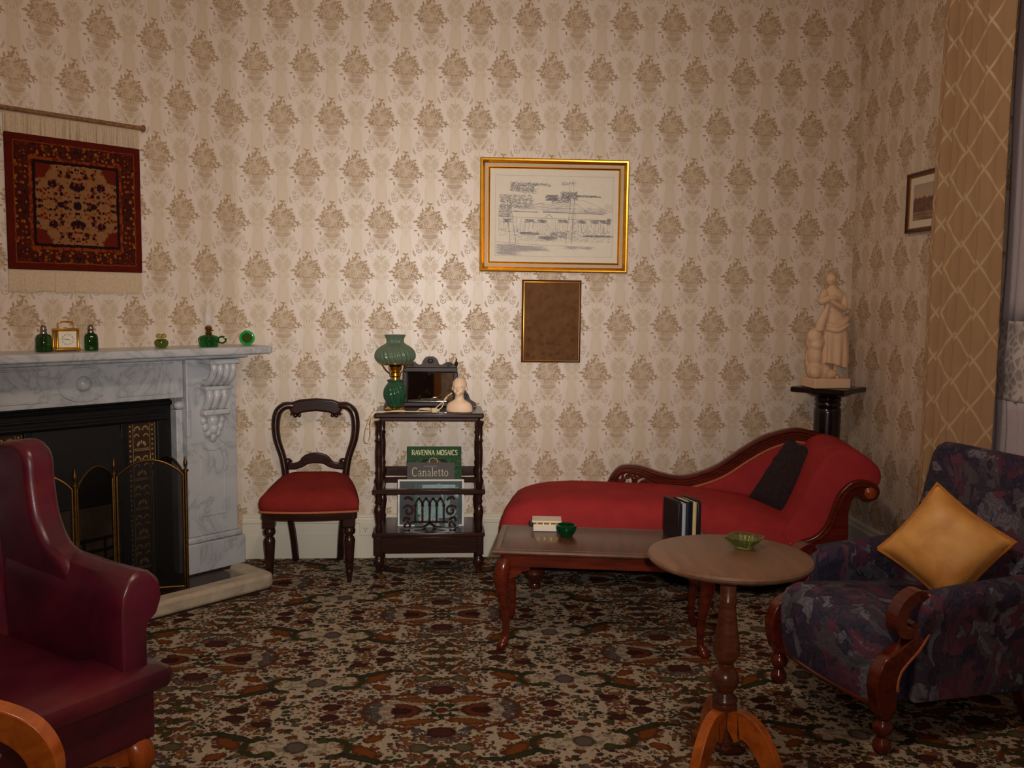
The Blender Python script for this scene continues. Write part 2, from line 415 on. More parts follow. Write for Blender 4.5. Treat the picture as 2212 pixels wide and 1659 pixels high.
# ---- carpet: scrolls and rosettes in a half-drop lattice over a field of small flowers
def carpet():
    t = NT('carpet'); m = t.math
    v0 = t.coord()
    warp = t.vmath('MULTIPLY', t.vmath('SUBTRACT', t.noise(v0, 60, 3, 0.7, 0, True), (0.5, 0.5, 0.5)), (0.034, 0.034, 0.0))
    v = t.vmath('ADD', v0, warp)
    P = t.sep(v)
    lx, ly = t.fold(P[0], P[1], 1.84, 0.985, 0.0, 3.1)
    ax, ay = m('ABSOLUTE', lx), m('ABSOLUTE', ly)
    A = t.comb(m('MULTIPLY', ax, 100), m('MULTIPLY', ay, 100), 0.0)     # centimetres, four-fold mirror
    field = t.mix(t.noise(v0, 90, 2), rgb(174, 158, 136), rgb(208, 194, 172))
    def flowers(col, sc, off, lo, hi, pal, amount, gap=None):
        va = t.voro(t.vmath('MULTIPLY', t.vmath('ADD', A, off), amount), sc, out=None); c = t.sep(va['Color'])
        pc = t.ramp(c[0], pal, 'CONSTANT')
        lim = m('ADD', lo, m('MULTIPLY', c[1], hi - lo))
        rim = t.below(va['Distance'], lim, 0.03)
        core = t.below(va['Distance'], m('MULTIPLY', lim, 0.66), 0.04)
        heart = m('MULTIPLY', t.below(va['Distance'], m('MULTIPLY', lim, 0.28), 0.04), m('GREATER_THAN', c[2], 0.5))
        dark = t.mix(0.45, pc, rgb(34, 26, 20))
        if gap is not None: rim = m('MULTIPLY', rim, gap); core = m('MULTIPLY', core, gap); heart = m('MULTIPLY', heart, gap)
        col = t.mix(rim, col, dark); col = t.mix(core, col, pc); col = t.mix(heart, col, rgb(158, 138, 92))
        return col, rim
    palA = [(0.0, rgb(120, 64, 36)), (0.18, rgb(76, 72, 42)), (0.34, rgb(138, 88, 66)), (0.52, rgb(56, 54, 50)), (0.62, rgb(142, 94, 44)), (0.78, rgb(92, 50, 46)), (0.9, rgb(104, 94, 86))]
    palB = [(0.0, rgb(60, 60, 40)), (0.25, rgb(116, 68, 50)), (0.45, rgb(58, 54, 60)), (0.6, rgb(136, 92, 62)), (0.84, rgb(90, 82, 46))]
    col, r1 = flowers(field, 0.3, (7, 3, 0), 0.34, 0.58, palA, (0.85, 1.1, 1))
    col, r2 = flowers(col, 0.58, (31.7, 12.3, 0), 0.3, 0.52, palB, (1.15, 0.85, 1), gap=m('SUBTRACT', 1.0, r1))
    def lay(col, mask, c): return t.mix(mask, col, c)
    def clear(col, ds, lim=1.0): return t.mix(m('MULTIPLY', t.below(t.mins(ds), lim, 0.05), 0.5), col, field)
    def ring(cx, cy, rx, ry, w, ang=0): return t.below(m('ABSOLUTE', m('SUBTRACT', t.ell(A, cx, cy, rx, ry, ang), 1.0)), w, 0.03)
    def leafy(col, specs, c):
        d = t.mins([t.ell(A, *q) for q in specs])
        col = t.mix(t.below(d, 1.0, 0.06), col, t.mix(0.5, c, rgb(30, 22, 18)))
        return t.mix(t.below(d, 0.7, 0.1), col, c)
    # rosette and its two side flowers, held in a thin brown outline
    col = lay(col, m('MULTIPLY', ring(7, 0, 20, 14, 0.06), m('GREATER_THAN', ax, 0.07)), rgb(96, 52, 30))
    col = clear(col, [t.ell(A, 14, 0, 11, 9)], 0.9)
    fan = [(20 + 4.5 * cos(radians(a)), 8 * sin(radians(a)) * 0.8, 3.0, 0.9, a) for a in (0, 22, 45, 68)]
    col = leafy(col, fan, rgb(92, 84, 84))
    col = leafy(col, [(12, 0, 5.6, 4.6), (12.5, 3.5, 4.6, 1.8, 20)], rgb(104, 50, 30))
    col = leafy(col, [(13.6, 0, 3.4, 2.4)], rgb(58, 30, 26))
    col = leafy(col, [(9, 8.5, 8, 1.9, 8)], rgb(132, 74, 30))
    col = leafy(col, [(4.6 * cos(radians(a)), 5.0 * sin(radians(a)), 1.7, 1.2, a) for a in (0, 45, 90)], rgb(52, 54, 36))
    col = leafy(col, [(0, 0, 1.9, 1.9)], rgb(100, 46, 36))
    col = leafy(col, [(0, 16.5, 5.0, 3.8)], rgb(84, 40, 34))
    col = leafy(col, [(8 * cos(radians(a)), 16 + 7 * sin(radians(a)), 2.2, 1.0, a) for a in (-10, 25, 60)], rgb(84, 80, 88))
    col = leafy(col, [(7, 27, 3.6, 3.0)], rgb(98, 90, 66))
    col = lay(col, ring(0, 49, 10, 12, 0.09), rgb(102, 58, 32))
    col = leafy(col, [(5, 45, 3, 1.5, 30), (0, 40, 1.8, 2), (3, 36, 2.4, 1.2, 60)], rgb(66, 68, 44))
    col = leafy(col, [(24, 29, 6.2, 3.0, -50), (22, 20, 4, 2.2, 30), (31, 24, 3, 1.6, 10)], rgb(128, 70, 28))
    # green scrolls that face each other across a grey oval
    col = clear(col, [t.ell(A, 46, 24.6, 15, 6, 0)], 0.9)
    col = leafy(col, [(46, 24.6, 3.8, 3.8)], rgb(104, 92, 86))
    for sx, sy in ((-1, 1),):
        cx, cy = 46 + 11 * sx, 24.6 + 1.0 * sy
        r1 = m('MULTIPLY', ring(cx, cy, 5.6, 5.6, 0.24), m('GREATER_THAN', m('MULTIPLY', m('SUBTRACT', m('MULTIPLY', ax, 100), cx - 2.5 * sx), sx), 0.0))
        col = lay(col, r1, rgb(58, 58, 34))
        col = leafy(col, [(cx - 3 * sx, cy - 5.0 * sy, 2.3, 2.0)], rgb(72, 74, 38))
        col = leafy(col, [(cx + 10 * sx, cy + 7 * sy, 8, 1.8, 26 * sx * sy), (cx + 19 * sx, cy + 9.5 * sy, 5, 1.2, -14 * sx * sy)], rgb(56, 58, 36))
        col = leafy(col, [(cx - 1 * sx, cy + 11 * sy, 6, 2.0, -10 * sx * sy)], rgb(130, 76, 30))
    col = leafy(col, [(38, 4, 3.4, 2.6), (60, 8, 3.4, 2.2), (70, 3, 4, 2.6)], rgb(74, 36, 32))
    fibre = t.noise(v0, 520, 2, 0.7)
    col = t.mix(t.ramp(fibre, [(0.35, 0.42), (0.65, 0.0)]), col, rgb(34, 29, 24))
    t.set(color=col, rough=0.95, spec=0.1)
    t.bump(fibre, 0.5, 0.004)
    MAT['carpet'] = t.mat
carpet()

# ---- knotted rug on the wall
def wall_rug():
    t = NT('rug_pile'); m = t.math
    v0 = t.coord()
    v = t.vmath('ADD', v0, t.vmath('MULTIPLY', t.vmath('SUBTRACT', t.noise(v0, 70, 2, 0.6, 0, True), (0.5, 0.5, 0.5)), (0.012, 0.0, 0.012)))
    P = t.sep(v)
    ax = m('ABSOLUTE', P[0]); az = m('ABSOLUTE', P[2])
    d = m('MAXIMUM', m('DIVIDE', ax, 0.305), m('DIVIDE', az, 0.295))
    A = t.comb(m('MULTIPLY', ax, 100), m('MULTIPLY', az, 100), 0.0)
    va = t.voro(A, 0.62, out=None)
    r = t.sep(va['Color'])
    flower = t.below(va['Distance'], m('ADD', 0.34, m('MULTIPLY', r[1], 0.2)), 0.05)
    pal_b = t.ramp(r[0], [(0, rgb(134, 70, 22)), (0.25, rgb(36, 18, 20)), (0.5, rgb(150, 96, 34)), (0.66, rgb(94, 26, 14)), (0.82, rgb(48, 42, 20))], 'CONSTANT')
    pal_f = t.ramp(r[0], [(0, rgb(120, 46, 20)), (0.3, rgb(34, 16, 24)), (0.5, rgb(134, 66, 26)), (0.7, rgb(84, 24, 14)), (0.86, rgb(56, 30, 28))], 'CONSTANT')
    red = t.mix(t.noise(v0, 18, 3), rgb(66, 15, 10), rgb(96, 26, 12))
    dark = t.mix(t.noise(v0, 30, 3), rgb(54, 16, 14), rgb(78, 24, 14))
    border = t.mix(m('MULTIPLY', flower, 0.8), dark, pal_b)
    fieldc = t.mix(flower, t.mix(t.noise(v0, 40, 2), rgb(120, 82, 48), rgb(144, 100, 62)), pal_f)
    corner = t.below(t.ell(A, 19.5, 18.6, 8, 8), 1.0, 0.06)
    fieldc = t.mix(corner, fieldc, rgb(92, 26, 14))
    med = t.mins([t.ell(A, 0, 0, 2.0, 2.0), t.ell(A, 0, 8.5, 3.6, 1.8), t.ell(A, 7, 0, 2.2, 1.4), t.ell(A, 11, 9, 2.0, 1.9), t.ell(A, 4, 13.5, 1.0, 1.6)])
    fieldc = t.mix(t.below(med, 1.0, 0.12), fieldc, t.ramp(t.noise(A, 0.3, 2), [(0.45, rgb(40, 16, 24)), (0.55, rgb(110, 40, 18))], 'CONSTANT'))
    col = fieldc
    col = t.mix(m('GREATER_THAN', d, 0.60), col, rgb(34, 14, 14))
    col = t.mix(m('GREATER_THAN', d, 0.645), col, t.mix(m('GREATER_THAN', t.noise(v0, 60, 1), 0.5), rgb(128, 54, 18), rgb(96, 30, 14)))
    col = t.mix(m('GREATER_THAN', d, 0.69), col, border)
    col = t.mix(m('GREATER_THAN', d, 0.885), col, rgb(120, 56, 20))
    col = t.mix(m('GREATER_THAN', d, 0.9), col, red)
    t.set(color=col, rough=0.95, spec=0.1)
    t.bump(t.noise(v0, 500, 2), 0.4, 0.003)
    MAT['rug_pile'] = t.mat
wall_rug()

def curtain_mats():
    t = NT('curtain_cloth'); m = t.math
    P = t.sep(t.coord('UV'))
    u = m('MULTIPLY', P[0], 2 * pi / 0.125); w = m('MULTIPLY', P[1], 2 * pi / 0.185)
    a = m('ABSOLUTE', m('SINE', m('MULTIPLY', m('ADD', u, w), 0.5)))
    b = m('ABSOLUTE', m('SINE', m('MULTIPLY', m('SUBTRACT', u, w), 0.5)))
    lat = t.below(m('MINIMUM', a, b), 0.13, 0.07)
    base = t.mix(t.noise(t.coord(), 8, 3), rgb(170, 136, 102), rgb(186, 152, 116))
    t.set(color=t.mix(m('MULTIPLY', lat, 0.5), base, rgb(226, 204, 162)), rough=t.mixf(lat, 0.75, 0.4), spec=0.4)
    MAT['curtain_cloth'] = t.mat
    t = NT('net_cloth')
    n = t.noise(t.coord(), 300, 2)
    t.set(color=rgb(214, 204, 214), rough=0.9, alpha=t.ramp(n, [(0.3, 0.75), (0.7, 0.95)]), spec=0.1)
    MAT['net_cloth'] = t.mat
    t = NT('net_lace')
    P = t.sep(t.coord('UV'))
    vv = t.vmath('MULTIPLY', t.comb(P[0], P[1], 0.0), (26, 22, 1))
    e = t.voro(vv, 1.0, 'DISTANCE_TO_EDGE')
    t.set(color=rgb(226, 218, 222), rough=0.9, alpha=t.ramp(e, [(0.09, 1.0), (0.16, 0.45)]), spec=0.1)
    MAT['net_lace'] = t.mat
curtain_mats()

def misc_mats():
    t = NT('fire_screen_mesh')
    t.set(color=rgb(26, 20, 18), rough=0.5, metal=0.6, alpha=0.58); MAT['fire_screen_mesh'] = t.mat
    # brown embroidered panel
    t = NT('sampler_cloth'); m = t.math; v = t.coord(); P = t.sep(v)
    A = t.comb(m('ABSOLUTE', P[0]), P[2], 0.0)
    va = t.voro(A, 26, out=None)
    low = t.below(P[2], -0.02, 0.1)
    f = m('MULTIPLY', m('MULTIPLY', t.below(va['Distance'], 0.26, 0.14), low), 0.5)
    n = t.noise(v, 20, 4, 0.6)
    base = t.ramp(n, [(0.3, rgb(94, 62, 36)), (0.7, rgb(118, 80, 50))])
    pal = t.ramp(t.sep(va['Color'])[0], [(0, rgb(58, 34, 30)), (0.4, rgb(54, 52, 36)), (0.75, rgb(104, 74, 30))], 'CONSTANT')
    t.set(color=t.mix(f, base, pal), rough=0.85, spec=0.2); t.bump(t.noise(v, 300, 2), 0.2, 0.002); MAT['sampler_cloth'] = t.mat
    # little landscape print
    t = NT('landscape_print'); m = t.math; v = t.coord(); P = t.sep(v)
    n = t.noise(t.comb(m('MULTIPLY', P[0], 20), 0.0, 0.0), 1.5, 4, 0.7)
    h = m('ADD', P[2], m('MULTIPLY', n, -0.07))
    sky = t.ramp(m('ADD', m('MULTIPLY', P[2], 5), 0.5), [(0.4, rgb(206, 172, 130)), (0.9, rgb(176, 160, 150))])
    land = t.ramp(t.noise(v, 40, 4), [(0.35, rgb(96, 66, 58)), (0.65, rgb(134, 96, 78))])
    water = t.ramp(t.noise(t.mapping(v, kind='POINT', scale=(8, 8, 80)), 1, 3), [(0.35, rgb(112, 84, 76)), (0.65, rgb(170, 136, 104))])
    col = t.mix(m('GREATER_THAN', h, -0.015), land, sky)
    col = t.mix(m('LESS_THAN', P[2], -0.045), col, water)
    t.set(color=col, rough=0.6); MAT['landscape_print'] = t.mat
    # mosaic book jacket
    t = NT('mosaic_jacket'); m = t.math; v = t.coord(); P = t.sep(v)
    cells = t.voro(v, 130, out=None)
    d = t.ell(t.comb(P[0], P[2], 0.0), 0.0, -0.02, 0.10, 0.16)
    g = t.ramp(t.sep(cells['Color'])[0], [(0.2, rgb(22, 52, 34)), (0.8, rgb(48, 92, 52))])
    w = t.ramp(t.sep(cells['Color'])[0], [(0.2, rgb(66, 46, 20)), (0.8, rgb(122, 86, 38))])
    col = t.mix(t.below(d, 1.0, 0.05), g, w)
    col = t.mix(t.below(m('ABSOLUTE', m('SUBTRACT', d, 1.05)), 0.08, 0.02), col, rgb(24, 30, 24))
    col = t.mix(m('GREATER_THAN', P[2], 0.135), col, t.mix(t.noise(v, 40, 3), rgb(26, 58, 34), rgb(44, 84, 50)))
    t.set(color=col, rough=0.7, spec=0.3); MAT['mosaic_jacket'] = t.mat
    # green picture inside the white-bordered book
    t = NT('art_plate'); v = t.coord(); P = t.sep(v)
    n = t.noise(v, 9, 5, 0.7, 0.8)
    t.set(color=t.ramp(n, [(0.3, rgb(20, 26, 32)), (0.5, rgb(44, 56, 60)), (0.58, rgb(150, 178, 176)), (0.66, rgb(92, 52, 46)), (0.75, rgb(190, 196, 190))]), rough=0.35)
    MAT['art_plate'] = t.mat
    # embossed grate tile
    plain('tile_glaze', rgb(66, 44, 36), 0.3, var=0.2, scale=20)
    plain('tile_relief', rgb(150, 130, 84), 0.3, var=0.25, scale=60)
misc_mats()
# ------------------------------------------------------------------ mesh helpers
class MB:
    def __init__(self, xf=None):
        self.v = []; self.f = []; self.xf = xf or Matrix.Identity(4); self.uv = None
    def add(self, vs, fs):
        b = len(self.v)
        self.v += [tuple(self.xf @ Vector(p)) for p in vs]
        self.f += [tuple(b + i for i in q) for q in fs]
        return self
    def box(self, x0, x1, y0, y1, z0, z1):
        return self.add([(x0, y0, z0), (x1, y0, z0), (x1, y1, z0), (x0, y1, z0), (x0, y0, z1), (x1, y0, z1), (x1, y1, z1), (x0, y1, z1)],
                        [(0, 3, 2, 1), (4, 5, 6, 7), (0, 1, 5, 4), (1, 2, 6, 5), (2, 3, 7, 6), (3, 0, 4, 7)])
    def loft(self, rings, caps=True, closed=True):
        n = len(rings[0]); vs = [p for r in rings for p in r]; fs = []
        for i in range(len(rings) - 1):
            for j in range(n if closed else n - 1):
                k = (j + 1) % n
                fs.append((i * n + j, i * n + k, (i + 1) * n + k, (i + 1) * n + j))
        if caps and closed:
            fs.append(tuple(range(n))[::-1]); fs.append(tuple((len(rings) - 1) * n + j for j in range(n)))
        return self.add(vs, fs)
    def lathe(self, prof, c=(0, 0, 0), seg=24, mod=None, caps=True):
        rings = []
        for r, z in prof:
            rings.append([(c[0] + (r if not mod else mod(r, z, 2 * pi * j / seg)) * cos(2 * pi * j / seg),
                           c[1] + (r if not mod else mod(r, z, 2 * pi * j / seg)) * sin(2 * pi * j / seg), c[2] + z) for j in range(seg)])
        return self.loft(rings, caps)
    def tube(self, pts, rad, seg=10, caps=True, sq=1.0, up=None):
        """swept tube; rad a number or list; sq squashes the second axis; up fixes the first axis"""
        P = [Vector(p) for p in pts]; n = len(P)
        R = rad if isinstance(rad, (list, tuple)) else [rad] * n
        T = [(P[min(i + 1, n - 1)] - P[max(i - 1, 0)]).normalized() for i in range(n)]
        a = Vector(up) if up else (Vector((0, 0, 1)) if abs(T[0].z) < 0.9 else Vector((1, 0, 0)))
        rings = []
        for i in range(n):
            if up: a = Vector(up)
            a = (a - T[i] * a.dot(T[i])).normalized(); b = T[i].cross(a)
            rings.append([P[i] + (a * cos(2 * pi * j / seg) + b * sin(2 * pi * j / seg) * sq) * R[i] for j in range(seg)])
        return self.loft(rings, caps)
    def prism(self, poly, w0, w1, fn=None):
        """2D outline pushed from w0 to w1; fn(u, v, w) gives the 3D point (default x, y=w, z)"""
        fn = fn or (lambda u, v, w: (u, w, v))
        n = len(poly)
        return self.add([fn(u, v, w0) for u, v in poly] + [fn(u, v, w1) for u, v in poly],
                        [tuple(range(n)), tuple(range(2 * n - 1, n - 1, -1))] + [(j, n + j, n + (j + 1) % n, (j + 1) % n) for j in range(n)])
    def ribbon(self, path, width, w0, w1, fn=None):
        """a band of given width along a 2D path, pushed from w0 to w1"""
        fn = fn or (lambda u, v, w: (u, w, v))
        P = [Vector((p[0], p[1])) for p in path]; n = len(P)
        Wd = width if isinstance(width, (list, tuple)) else [width] * n
        rings = []
        for i in range(n):
            t = (P[min(i + 1, n - 1)] - P[max(i - 1, 0)]).normalized(); q = Vector((-t.y, t.x)) * Wd[i] / 2
            a, b = P[i] + q, P[i] - q
            rings.append([fn(a.x, a.y, w0), fn(a.x, a.y, w1), fn(b.x, b.y, w1), fn(b.x, b.y, w0)])
        return self.loft(rings)
    def ball(self, c, r, seg=16, rings=10):
        r = r if isinstance(r, (tuple, list)) else (r, r, r)
        vs = []; fs = []
        R = []
        for i in range(rings + 1):
            a = -pi / 2 + pi * i / rings
            rr = max(cos(a), 1e-3)
            R.append([(c[0] + r[0] * rr * cos(2 * pi * j / seg), c[1] + r[1] * rr * sin(2 * pi * j / seg), c[2] + r[2] * sin(a)) for j in range(seg)])
        return self.loft(R)
    def grid(self, fn, nu, nv):
        vs = [fn(i / (nu - 1), j / (nv - 1)) for i in range(nu) for j in range(nv)]
        return self.add(vs, [(i * nv + j, (i + 1) * nv + j, (i + 1) * nv + j + 1, i * nv + j + 1) for i in range(nu - 1) for j in range(nv - 1)])
    def build(self, name, mat, parent=None, smooth=40, bevel=0.0, bseg=2, sub=0, remesh=0.0, solid=0.0, smoothing=0):
        me = bpy.data.meshes.new(name)
        me.from_pydata(self.v, [], self.f); me.validate()
        bm = bmesh.new(); bm.from_mesh(me); bmesh.ops.recalc_face_normals(bm, faces=bm.faces[:]); bm.to_mesh(me); bm.free()
        me.materials.append(MAT[mat])
        if smooth:
            me.shade_smooth()
            if not (sub or remesh): me.set_sharp_from_angle(angle=radians(smooth))
        o = bpy.data.objects.new(name, me); COL.objects.link(o)
        if parent is not None: o.parent = parent
        if remesh:
            q = o.modifiers.new('skin_together', 'REMESH'); q.mode = 'VOXEL'; q.voxel_size = remesh; q.use_smooth_shade = True
            if smoothing:
                q = o.modifiers.new('soften', 'SMOOTH'); q.iterations = smoothing; q.factor = 0.5
        if solid:
            q = o.modifiers.new('thick', 'SOLIDIFY'); q.thickness = solid; q.offset = 0
        if bevel:
            q = o.modifiers.new('soft_edges', 'BEVEL'); q.width = bevel; q.segments = bseg; q.limit_method = 'ANGLE'; q.angle_limit = radians(35)
            q.harden_normals = False
        if sub:
            q = o.modifiers.new('subdiv', 'SUBSURF'); q.levels = sub; q.render_levels = sub
        return o

def thing(name, label, cat, loc=(0, 0, 0), rotz=0.0, group=None):
    o = bpy.data.objects.new(name, None); COL.objects.link(o)
    o.empty_display_size = 0.05
    o.location = loc; o.rotation_euler = (0, 0, radians(rotz))
    return tag(o, label, cat, group)

def tag(o, label, cat, group=None):
    o['label'] = label; o['category'] = cat
    if group: o['group'] = group
    return o

def struct(o, label=None):
    o['kind'] = 'structure'
    if label: o['label'] = label
    return o

def cr(pts, n=6):
    """Catmull-Rom through the points"""
    P = [Vector(p) for p in pts]; out = []
    for i in range(len(P) - 1):
        a, b, c, d = P[max(i - 1, 0)], P[i], P[i + 1], P[min(i + 2, len(P) - 1)]
        for k in range(n):
            t = k / n
            out.append(0.5 * ((2 * b) + (c - a) * t + (2 * a - 5 * b + 4 * c - d) * t * t + (3 * b - a - 3 * c + d) * t ** 3))
    out.append(P[-1]); return [tuple(p) for p in out]

def lerps(vals, m):
    """spread a short list of numbers over m samples"""
    out = []
    for i in range(m):
        q = i / (m - 1) * (len(vals) - 1); k = min(int(q), len(vals) - 2)
        out.append(vals[k] + (vals[k + 1] - vals[k]) * (q - k))
    return out

def rbox(x0, x1, y0, y1, z0, z1, n=3):
    """box cut into a grid, for upholstery under subdivision"""
    m = MB(); m.box(x0, x1, y0, y1, z0, z1); return m

def spiral(cx, cy, r0, r1, a0, a1, n=28):
    return [(cx + (r0 + (r1 - r0) * k / n) * cos(radians(a0 + (a1 - a0) * k / n)), cy + (r0 + (r1 - r0) * k / n) * sin(radians(a0 + (a1 - a0) * k / n))) for k in range(n + 1)]

def slab(poly, z0, z1):
    return MB().prism(poly, z0, z1, lambda u, v, w: (u, v, w))

def disc_poly(rx, ry, n=40, c=(0, 0)):
    return [(c[0] + rx * cos(2 * pi * k / n), c[1] + ry * sin(2 * pi * k / n)) for k in range(n)]

def dup(root, loc, rotz=None, label=None, group=None):
    r = root.copy(); COL.objects.link(r); r.location = loc
    if rotz is not None: r.rotation_euler = (0, 0, radians(rotz))
    if label: r['label'] = label
    if group: r['group'] = group
    for ch in list(root.children):
        c = ch.copy(); COL.objects.link(c); c.parent = r
        for g in ch.children:
            q = g.copy(); COL.objects.link(q); q.parent = c
    return r

# ------------------------------------------------------------------ the room
XL, XR, YB, YF, ZC = -2.41, 2.265, 5.033, -2.0, 3.6
XC = -1.10                                     # corner where the chimney wall meets the far wall
DL = (XC - XL) / 0.70711                        # length of the slanting chimney wall
plan = [(XL, YF), (XR, YF), (XR, YB), (XC, YB), (XL, YB - (XC - XL))]
struct(slab(plan, -0.1, 0.0).build('floor', 'carpet', smooth=0), 'floral carpet in rust, olive and beige covering the floor')
struct(slab(plan, ZC, ZC + 0.1).build('ceiling', 'ceiling_paint', smooth=0), 'pale painted ceiling above the room')

def wall(name, origin, rotz, rects, label, mat='wallpaper', thick=0.12, phase=(0, 0)):
    """wall in its own frame: x along, y outwards, z up; phase shifts the pattern origin"""
    m = MB()
    for a, b, z0, z1 in rects: m.box(a - phase[0], b - phase[0], 0, thick, z0 - phase[1], z1 - phase[1])
    o = m.build(name, mat, smooth=0)
    a = radians(rotz)
    o.location = (origin[0] + cos(a) * phase[0], origin[1] + sin(a) * phase[0], phase[1]); o.rotation_euler = (0, 0, a)
    return struct(o, label)

WPX, WPZ = -0.075, 1.820                         # one basket centre on the far wall
wall('wall_back', (0, YB, 0), 0, [(XC - 0.05, XR + 0.12, 0, ZC)], 'far wall papered with baskets of roses on cream', phase=(WPX, WPZ))
OP = 0.50                                        # half width of the fireplace opening in the wall
HS = 0.86                                        # fireplace centre along the slanting wall
wall('wall_fireplace', (XC, YB, 0), 45, [(-DL, -HS - OP, 0, ZC), (-HS + OP, 0, 0, ZC), (-HS - OP, -HS + OP, 0.95, ZC)],
     'slanting chimney wall papered with baskets of roses', phase=(-0.30, WPZ + 0.02))
WY0, WY1, WZ0, WZ1 = 1.95, 3.62, 0.42, 2.75      # window in the wall beyond the curtains
wall('wall_right', (XR, 0, 0), -90, [(-YB - 0.12, -WY1, 0, ZC), (-WY0, -YF + 0.12, 0, ZC), (-WY1, -WY0, 0, WZ0), (-WY1, -WY0, WZ1, ZC)],
     'papered side wall with curtained window', phase=(-4.62, WPZ + 0.09))
wall('wall_left', (XL, 0, 0), 90, [(YF - 0.12, YB - (XC - XL) + 0.1, 0, ZC)], 'papered side wall beside the leather chair')
DX0, DX1 = -1.05, -0.12
wall('wall_rear', (0, YF, 0), 180, [(-XR - 0.12, -DX1, 0, ZC), (-DX0, -XL + 0.12, 0, ZC), (-DX1, -DX0, 2.1, ZC)], 'papered wall behind the camera')
dr = struct(MB().box(DX0, DX1, YF - 0.06, YF - 0.02, 0, 2.1).build('door_1', 'door_wood', bevel=0.004), 'dark wooden door in the rear wall')
m = MB()
for x0, x1 in ((DX0 - 0.09, DX0), (DX1, DX1 + 0.09)): m.box(x0, x1, YF - 0.02, YF + 0.03, 0, 2.1)
m.box(DX0 - 0.09, DX1 + 0.09, YF - 0.02, YF + 0.03, 2.1, 2.19)
m.build('door_frame', 'door_frame_wood', dr, bevel=0.006)
MB().ball((DX0 + 0.08, YF + 0.015, 1.0), 0.028).build('door_handle', 'brass', dr)
# ceiling lamp that gives the weak warm light
cl = thing('ceiling_lamp', 'white glass ceiling lamp hanging over the room on a brass rod', 'lamp', (0.0, 1.6, 0))
MB().lathe([(0.012, 3.42), (0.012, 3.58)], seg=12).build('rod', 'brass', cl)
MB().lathe([(0.002, 3.6), (0.06, 3.598), (0.05, 3.57), (0.012, 3.56)], seg=24).build('ceiling_rose', 'brass', cl)
MB().lathe([(0.012, 3.44), (0.12, 3.42), (0.24, 3.34), (0.29, 3.24), (0.29, 3.235), (0.235, 3.33), (0.12, 3.41), (0.012, 3.43)], seg=32, caps=False).build('shade', 'outlet_plastic', cl)

# skirting boards with a moulded top and a stepped plinth
def skirting(name, origin, rotz, a, b, label):
    prof = [(0, 0), (-0.022, 0), (-0.022, 0.128), (-0.018, 0.131), (-0.018, 0.192), (-0.023, 0.196), (-0.023, 0.208), (-0.016, 0.214), (-0.015, 0.222), (-0.019, 0.226), (-0.018, 0.236), (-0.008, 0.243), (0, 0.244)]
    m = MB().prism(prof, a, b, lambda u, v, w: (w, u, v))
    o = m.build(name, 'white_paint', smooth=25)
    o.location = (origin[0], origin[1], 0); o.rotation_euler = (0, 0, radians(rotz))
    return struct(o, label)
skirting('baseboard_back', (0, YB), 0, XC + 0.02, XR, 'tall cream moulded skirting along the far wall')
skirting('baseboard_right', (XR, 0), -90, -YB + 0.02, -YF, 'tall cream moulded skirting along the curtained wall')
skirting('baseboard_left', (XL, 0), 90, YF, YB - (XC - XL) - 0.02, 'tall cream moulded skirting behind the leather chair')

# power point on the skirting
po = thing('power_outlet', 'cream power point on the skirting beside the whatnot', 'outlet', (-0.394, YB - 0.0185, 0.160))
MB().box(-0.058, 0.058, -0.009, 0, -0.036, 0.036).build('cover_plate', 'outlet_plastic', po, bevel=0.003)
for s in (-1, 1):
    m = MB()
    for dx, dz, a in ((-0.007, 0.006, 25), (0.007, 0.006, -25), (0, -0.008, 0)):
        m.xf = Matrix.Translation((s * 0.026 + dx, -0.0095, dz)) @ Matrix.Rotation(radians(a), 4, 'Y')
        m.box(-0.0012, 0.0012, -0.0006, 0.001, -0.005, 0.005)
    m.build('socket', 'ink_black', po, smooth=0)
    MB().box(s * 0.026 - 0.005, s * 0.026 + 0.005, -0.0125, -0.009, 0.016, 0.026).build('switch', 'outlet_plastic', po, bevel=0.001)

# window behind the curtains
win = struct(MB().box(XR + 0.085, XR + 0.1, WY0, WY1, WZ0, WZ1).build('window_1', 'clear_glass', smooth=0), 'tall sash window behind the net curtain')
m = MB()
for y0, y1 in ((WY0, WY0 + 0.07), (WY1 - 0.07, WY1), ((WY0 + WY1) / 2 - 0.02, (WY0 + WY1) / 2 + 0.02)): m.box(XR + 0.05, XR + 0.11, y0, y1, WZ0, WZ1)
for z0, z1 in ((WZ0, WZ0 + 0.08), (1.55, 1.6), (WZ1 - 0.08, WZ1)): m.box(XR + 0.05, XR + 0.11, WY0, WY1, z0, z1)
m.build('window_frame', 'white_paint', win, bevel=0.004)
MB().box(XR - 0.02, XR + 0.11, WY0 - 0.05, WY1 + 0.05, WZ0 - 0.04, WZ0).build('window_sill', 'white_paint', win, bevel=0.006)

